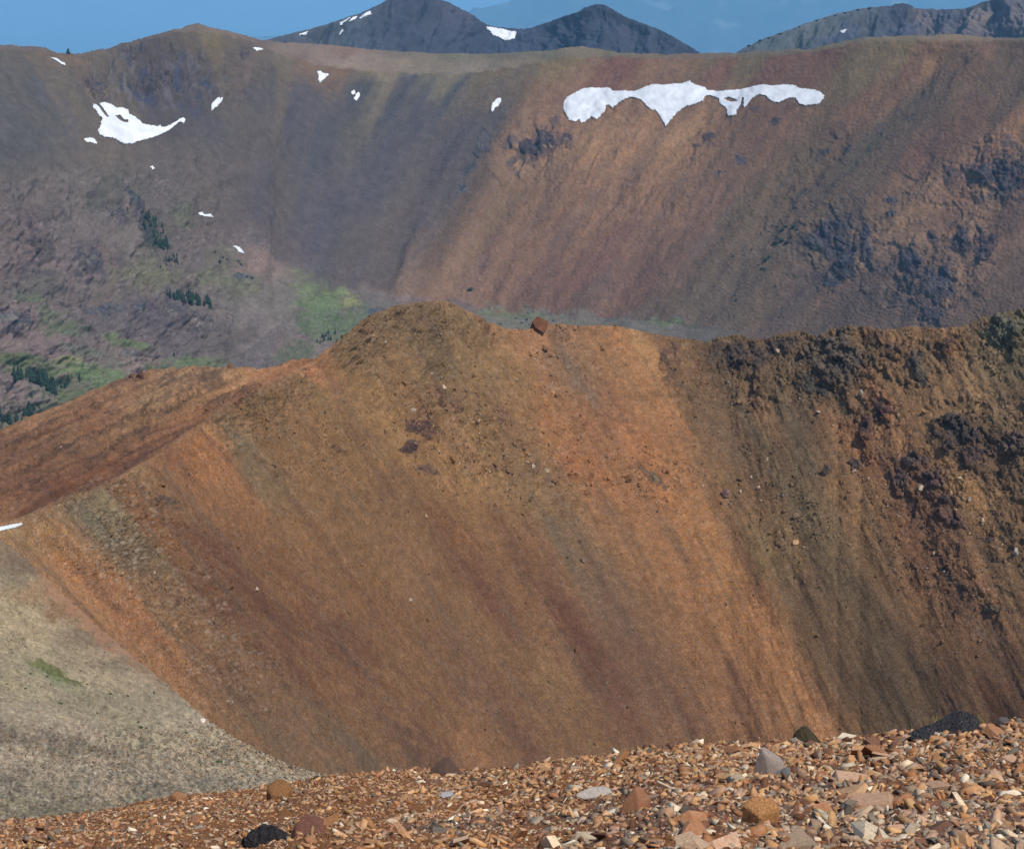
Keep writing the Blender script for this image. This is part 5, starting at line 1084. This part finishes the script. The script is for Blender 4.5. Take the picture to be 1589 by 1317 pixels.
BAND = zp([(1030, 500), (1030, 470), (1045, 445), (1080, 425), (1120, 405), (1160, 402), (1200, 402), (1235, 400), (1250, 408), (1260, 422), (1300, 425), (1360, 433), (1380, 430), (1440, 412), (1450, 408), (1500, 412), (1540, 405), (1589, 400)], ox=530) + \
  zp([(35, 387), (50, 398), (100, 405), (108, 415), (180, 418), (260, 413), (370, 412), (430, 420), (480, 413), (535, 413), (545, 425), (610, 425), (640, 432), (660, 450), (650, 470), (630, 490), (600, 495), (570, 502), (545, 495), (530, 470), (500, 472), (465, 490), (440, 497), (420, 490), (390, 465), (360, 462), (330, 480), (310, 505), (292, 520), (288, 490), (290, 465), (278, 463), (275, 500), (255, 530), (258, 550), (235, 553), (212, 550), (205, 515), (195, 495), (175, 485), (165, 455), (130, 438), (105, 440), (90, 465), (50, 485), (10, 495)], k=3.0, ox=1060) + \
  zp([(1560, 525), (1530, 560), (1508, 587), (1500, 570), (1480, 540), (1460, 518), (1445, 520), (1430, 510), (1400, 478), (1360, 463), (1340, 460), (1300, 475), (1260, 503), (1245, 490), (1232, 490), (1225, 515), (1200, 545), (1185, 555), (1160, 537), (1130, 565), (1115, 570), (1105, 553), (1085, 565), (1060, 560), (1045, 530)], ox=530)
snow(Wl, BAND, "long ragged snow band hanging under the rim of the far wall", 4, holes=[zp([(190, 453), (215, 450), (240, 460), (258, 470), (235, 475), (205, 468)], k=3.0, ox=1060)], seed=13, rag=.9)
snow(PK1, [(754, 41), (770, 44), (802, 50), (800, 55), (797, 60), (792, 63), (787, 66), (778, 61), (767, 53)], "triangular snow patch in the saddle between the two far peaks", 10, seed=14)
snow(PK1, [(527, 36), (543, 33), (540, 38), (528, 41)], "first short snow streak on the left slope of the far peak", 8, seed=15, step=.5)
snow(PK1, [(540, 42), (545, 35), (553, 31), (550, 36), (544, 41)], "second short snow streak on the left slope of the far peak", 8, seed=16, step=.5)
snow(PK1, [(555, 35), (560, 30), (573, 25), (575, 28), (566, 33), (558, 36)], "third and highest short snow streak on the left slope of the far peak", 8, seed=17, step=.5)
snow(PK1, [(525, 58), (531, 50), (533, 52), (527, 60)], "narrow snow sliver below the streaks on the far peak", 8, seed=18, step=.5)
snow(PK1, [(465, 54), (477, 49), (475, 53), (464, 56)], "tiny snow streak low on the left shoulder of the far peak", 8, seed=19, step=.5)
snow(PK1, [(622, 0), (627, 0), (625, 7), (622, 4)], "small snow spot at the top of the far peak", 8, seed=20, step=.5)
snow(PK2, [(1304, 49), (1307, 48), (1312, 53), (1308, 57), (1305, 55)], "single small snow spot on the long slope of the right peak", 8, seed=21, step=.5)
snow(R, [(-30, 826), (0, 818), (17, 814), (34, 811), (35, 814), (20, 819), (0, 824), (-30, 832)], "narrow white snow strip in the saddle at the left edge", .5, seed=22, step=.7, rag=.3)
if False: snow(Wl, [(-12, 334), (0, 336), (0, 340), (-12, 342)], "bit of snow cut off by the left edge", 3, seed=23, step=.5)

# ---- conifers
ORD = "first second third fourth fifth sixth seventh eighth ninth tenth eleventh twelfth thirteenth fourteenth fifteenth sixteenth seventeenth eighteenth nineteenth twentieth twenty-first twenty-second twenty-third twenty-fourth twenty-fifth".split()
def number(objs):
    """each of a scattered kind is told apart by its place from the left"""
    objs = sorted(objs, key=lambda o: float(proj(np.array(o.location))[0]))
    for k, o in enumerate(objs):
        o["label"] = (ORD[k] + " from the left, " if k < len(objs) - 1 else "rightmost ") + o["label"].replace("dotted ", "").replace("scattered ", "")
def crown_mesh(seed, lumps=9):
    r = random.Random(seed); V, Fc = [], []
    for k in range(lumps):          # drooping tiers of branches, ragged
        z0 = .10 + .88 * k / lumps; rad = .21 * (1 - k / lumps) ** .75 + .02; n = 8
        off = r.uniform(0, 6); b = len(V)
        V.append((r.uniform(-.01, .01), r.uniform(-.01, .01), min(1.0, z0 + .20)))
        for i in range(n):
            a = off + i * 2 * math.pi / n; rr = rad * r.uniform(.55, 1.25)
            V.append((math.cos(a) * rr, math.sin(a) * rr, z0 - r.uniform(0, .05)))
        for i in range(n): Fc.append((b, b + 1 + i, b + 1 + (i + 1) % n))
        V.append((0, 0, z0 + .03)); c = len(V) - 1
        for i in range(n): Fc.append((c, b + 1 + (i + 1) % n, b + 1 + i))
    me = bpy.data.meshes.new("crown"); me.from_pydata(V, [], Fc); me.materials.append(M_CROWN); return me
CROWNS = [crown_mesh(k, 8 + k % 4) for k in range(5)]
tv = [(math.cos(a) * rr, math.sin(a) * rr, z) for z, rr in ((-.06, .022), (.5, .013), (.95, .003)) for a in [i * math.pi / 3 for i in range(6)]]
tme = bpy.data.meshes.new("trunk"); tme.from_pydata(tv, [], [(r * 6 + i, r * 6 + (i + 1) % 6, (r + 1) * 6 + (i + 1) % 6, (r + 1) * 6 + i) for r in range(2) for i in range(6)]); tme.materials.append(M_TRUNK)
def conifer(S, px_, py_, hpx, label, group, r, wide=1.0):
    b = S.at(np.array([px_]), np.array([py_]))[0]; hgt = hpx / 2800 * b[1]
    e = bpy.data.objects.new("conifer_tree", None); COL.objects.link(e); e.location = tuple(b); e.empty_display_size = 1
    e.scale = (hgt * wide, hgt * wide, hgt); e.rotation_euler = (0, 0, r.uniform(0, 6))
    props(e, label, "tree", group)
    for nm, me in (("crown", CROWNS[r.randrange(5)]), ("trunk", tme)):
        o = bpy.data.objects.new(nm, me); COL.objects.link(o); o.parent = e
    return e
r = random.Random(44)
CL_ = [  # cx, base y, sx, sy, n, height px, label, group
 (31, 588, 9, 3, 7, 19, "conifer in the left part of the upper grove", "conifers of the left part of the upper grove"),
 (54, 590, 7, 3, 6, 20, "conifer in the middle of the upper grove", "conifers of the middle of the upper grove"),
 (76, 592, 10, 6, 12, 22, "conifer in the dense right part of the upper grove", "conifers of the dense right part of the upper grove"),
 (84, 608, 6, 5, 8, 22, "conifer at the lower end of the upper grove", "conifers at the lower end of the upper grove"),
 (12, 645, 13, 4, 10, 20, "conifer in the lower grove at the left edge", "conifers of the lower left grove"),
 (36, 648, 10, 4, 7, 18, "conifer in the middle of the lower grove", "conifers of the middle of the lower grove"),
 (57, 636, 8, 4, 9, 20, "conifer in the tall clump right of the lower grove", "conifers of the tall clump in the lower grove"),
 (110, 590, 8, 7, 8, 11, "short conifer scattered right of the upper grove", "short conifers right of the upper grove"),
 (288, 462, 22, 5, 16, 13, "conifer on the rocky terrace above the purple scree", "conifers on the rocky terrace"),
 (312, 470, 10, 5, 10, 14, "conifer at the right end of the rocky terrace", "conifers at the right end of the rocky terrace"),
 (235, 352, 13, 11, 16, 11, "conifer in the upper forest strip on the spur", "conifers of the upper part of the forest strip"),
 (248, 382, 8, 10, 12, 11, "conifer in the lower forest strip on the spur", "conifers of the lower part of the forest strip"),
 (268, 405, 20, 8, 10, 7, "small conifer on the meadow below the forest strip", "small conifers below the forest strip"),
 (500, 528, 18, 6, 9, 8, "small conifer on the valley floor by the ridge summit", "small conifers on the valley floor"),
 (190, 330, 14, 9, 8, 6, "stunted conifer on top of the knobbly spur", "stunted conifers on top of the spur"),
]
TREES = {}
for cx, by, sx, sy, n, hp, lb, gp in CL_:
    for k in range(int(n * 1.5)):
        group_ = TREES.setdefault(gp, []); group_.append(conifer(Wl, cx + r.gauss(0, sx * .7), by + r.gauss(0, sy * .7), hp * r.uniform(.55, 1.35), lb, gp, r, r.uniform(.8, 1.3)))
for g_ in TREES.values(): number(g_)
conifer(Wl, 106, 84, 9, "lone dark bushy tree on the far skyline at top left", None, r, 1.8)
conifer(Wl, 272, 549, 7, "lone little conifer on the purple scree foot", None, r, 1.3)
# ---- shrubs
def shrub_mesh(seed):
    rr = random.Random(seed); bm = bmesh.new()
    bmesh.ops.create_icosphere(bm, subdivisions=2, radius=.5)
    for v in bm.verts: v.co *= rr.uniform(.65, 1.2); v.co.z *= .6
    me = bpy.data.meshes.new("shrub"); bm.to_mesh(me); bm.free(); me.materials.append(M_SHRUB); return me
SHR = {}
SB = [shrub_mesh(k) for k in range(5)]
def shrub(S, px_, py_, wpx, label, group, col=(.022, .034, .026), flat=1.0):
    b = S.at(np.array([px_]), np.array([py_]))[0]; w = wpx / 2800 * b[1]
    o = bpy.data.objects.new("shrub", SB[r.randrange(5)]); COL.objects.link(o)
    o.location = (b[0], b[1], b[2] + w * .12); o.scale = (w * r.uniform(.9, 1.3), w, w * flat); o.rotation_euler = (0, 0, r.uniform(0, 6)); o.color = col + (1,)
    props(o, label, "shrub", group); SHR.setdefault(group, []).append(o)
for x, y, w in [(1206, 352, 5), (1198, 350, 4), (1192, 360, 4), (1216, 361, 9), (1222, 356, 7), (1234, 356, 9), (1240, 361, 6), (1203, 379, 9), (1215, 377, 10), (1224, 380, 9), (1231, 373, 6), (1189, 406, 8), (1183, 401, 5), (1195, 402, 7), (1178, 413, 4), (1184, 420, 6), (1190, 421, 4), (1167, 388, 4), (1157, 385, 3), (1139, 400, 4), (1204, 445, 4), (1143, 468, 5), (1110, 447, 3)]:
    shrub(Wl, x, y, w, "dark green shrub of the patch on the right wall", "dark green shrubs on the right wall")
for x, y, w in [(331, 393, 5), (338, 408, 7), (345, 400, 5), (375, 410, 5), (352, 403, 4), (390, 432, 6), (382, 430, 5), (370, 405, 4)]:
    shrub(Wl, x, y, w, "small dark shrub on the bluff in the valley meadow", "dark shrubs on the meadow bluff")
for k in range(10):
    shrub(Wl, 650 + r.uniform(125, 220), 497 + r.uniform(-5, 7), r.uniform(2.5, 5), "tiny shrub on the valley floor behind the crest", "tiny shrubs on the valley floor")
shrub(Wl, 730, 448, 9, "single blue-green shrub at the foot of the far wall", None)
for x, y, w in [(47, 1045, 7), (73, 1050, 9), (135, 1063, 6), (38, 1071, 7), (95, 1090, 9), (172, 1075, 9), (198, 1078, 9), (218, 1128, 10), (226, 1131, 5), (320, 1160, 5), (10, 1064, 6), (125, 1042, 5), (160, 1034, 6), (250, 1142, 6), (213, 1158, 4)]:
    shrub(Fl, x, y, w * .8, "dark green cushion plant on the grassy flank", "cushion plants on the grassy flank", (.035, .045, .018), .5)
shrub(Fl, 339, 1181, 13, "largest bright green cushion plant low on the grassy flank", None, (.04, .085, .03), .7)
r2 = random.Random(3)
for k in range(14):
    x = 60 + k * 1.5 * 4 + r2.gauss(0, 12); x = 415 + 110 * r2.random() if k % 2 else 1150 + 60 * r2.random()
for k in range(12):
    x = 1160 + k * 17 + r2.uniform(-6, 6)
    S2 = PK2
    shrub(S2, x, float(np.interp(x, S2.px, S2.pyt)) + 2, r2.uniform(3, 6), "dark tree speck on the skyline of the right peak", "tree specks on the right peak skyline")

for k_, g_ in SHR.items():
    if k_: number(g_)

# ================================================================== 6. HAZE
def haze(top, bottom, x, y0, y1, dens, col):
    V = [(-x, y0, bottom), (x, y0, bottom), (x, y1, bottom), (-x, y1, bottom), (-x, y0, top), (x, y0, top), (x, y1, top), (-x, y1, top)]
    me = bpy.data.meshes.new("haze"); me.from_pydata(V, [], [(0, 3, 2, 1), (4, 5, 6, 7), (0, 1, 5, 4), (1, 2, 6, 5), (2, 3, 7, 6), (3, 0, 4, 7)])
    m = bpy.data.materials.new("haze_air"); m.use_nodes = True; nt = m.node_tree; nt.nodes.clear()
    out = nt.nodes.new("ShaderNodeOutputMaterial"); pv = nt.nodes.new("ShaderNodeVolumePrincipled")
    pv.inputs["Color"].default_value = col + (1,); pv.inputs["Density"].default_value = dens; pv.inputs["Anisotropy"].default_value = 0.0
    nt.links.new(pv.outputs[0], out.inputs["Volume"]); me.materials.append(m)
    o = bpy.data.objects.new("haze", me); COL.objects.link(o); o["kind"] = "stuff"; return o
haze(2600, -5200, 95000, -4000, 135000, 3.1e-5, (.30, .65, 1.0))
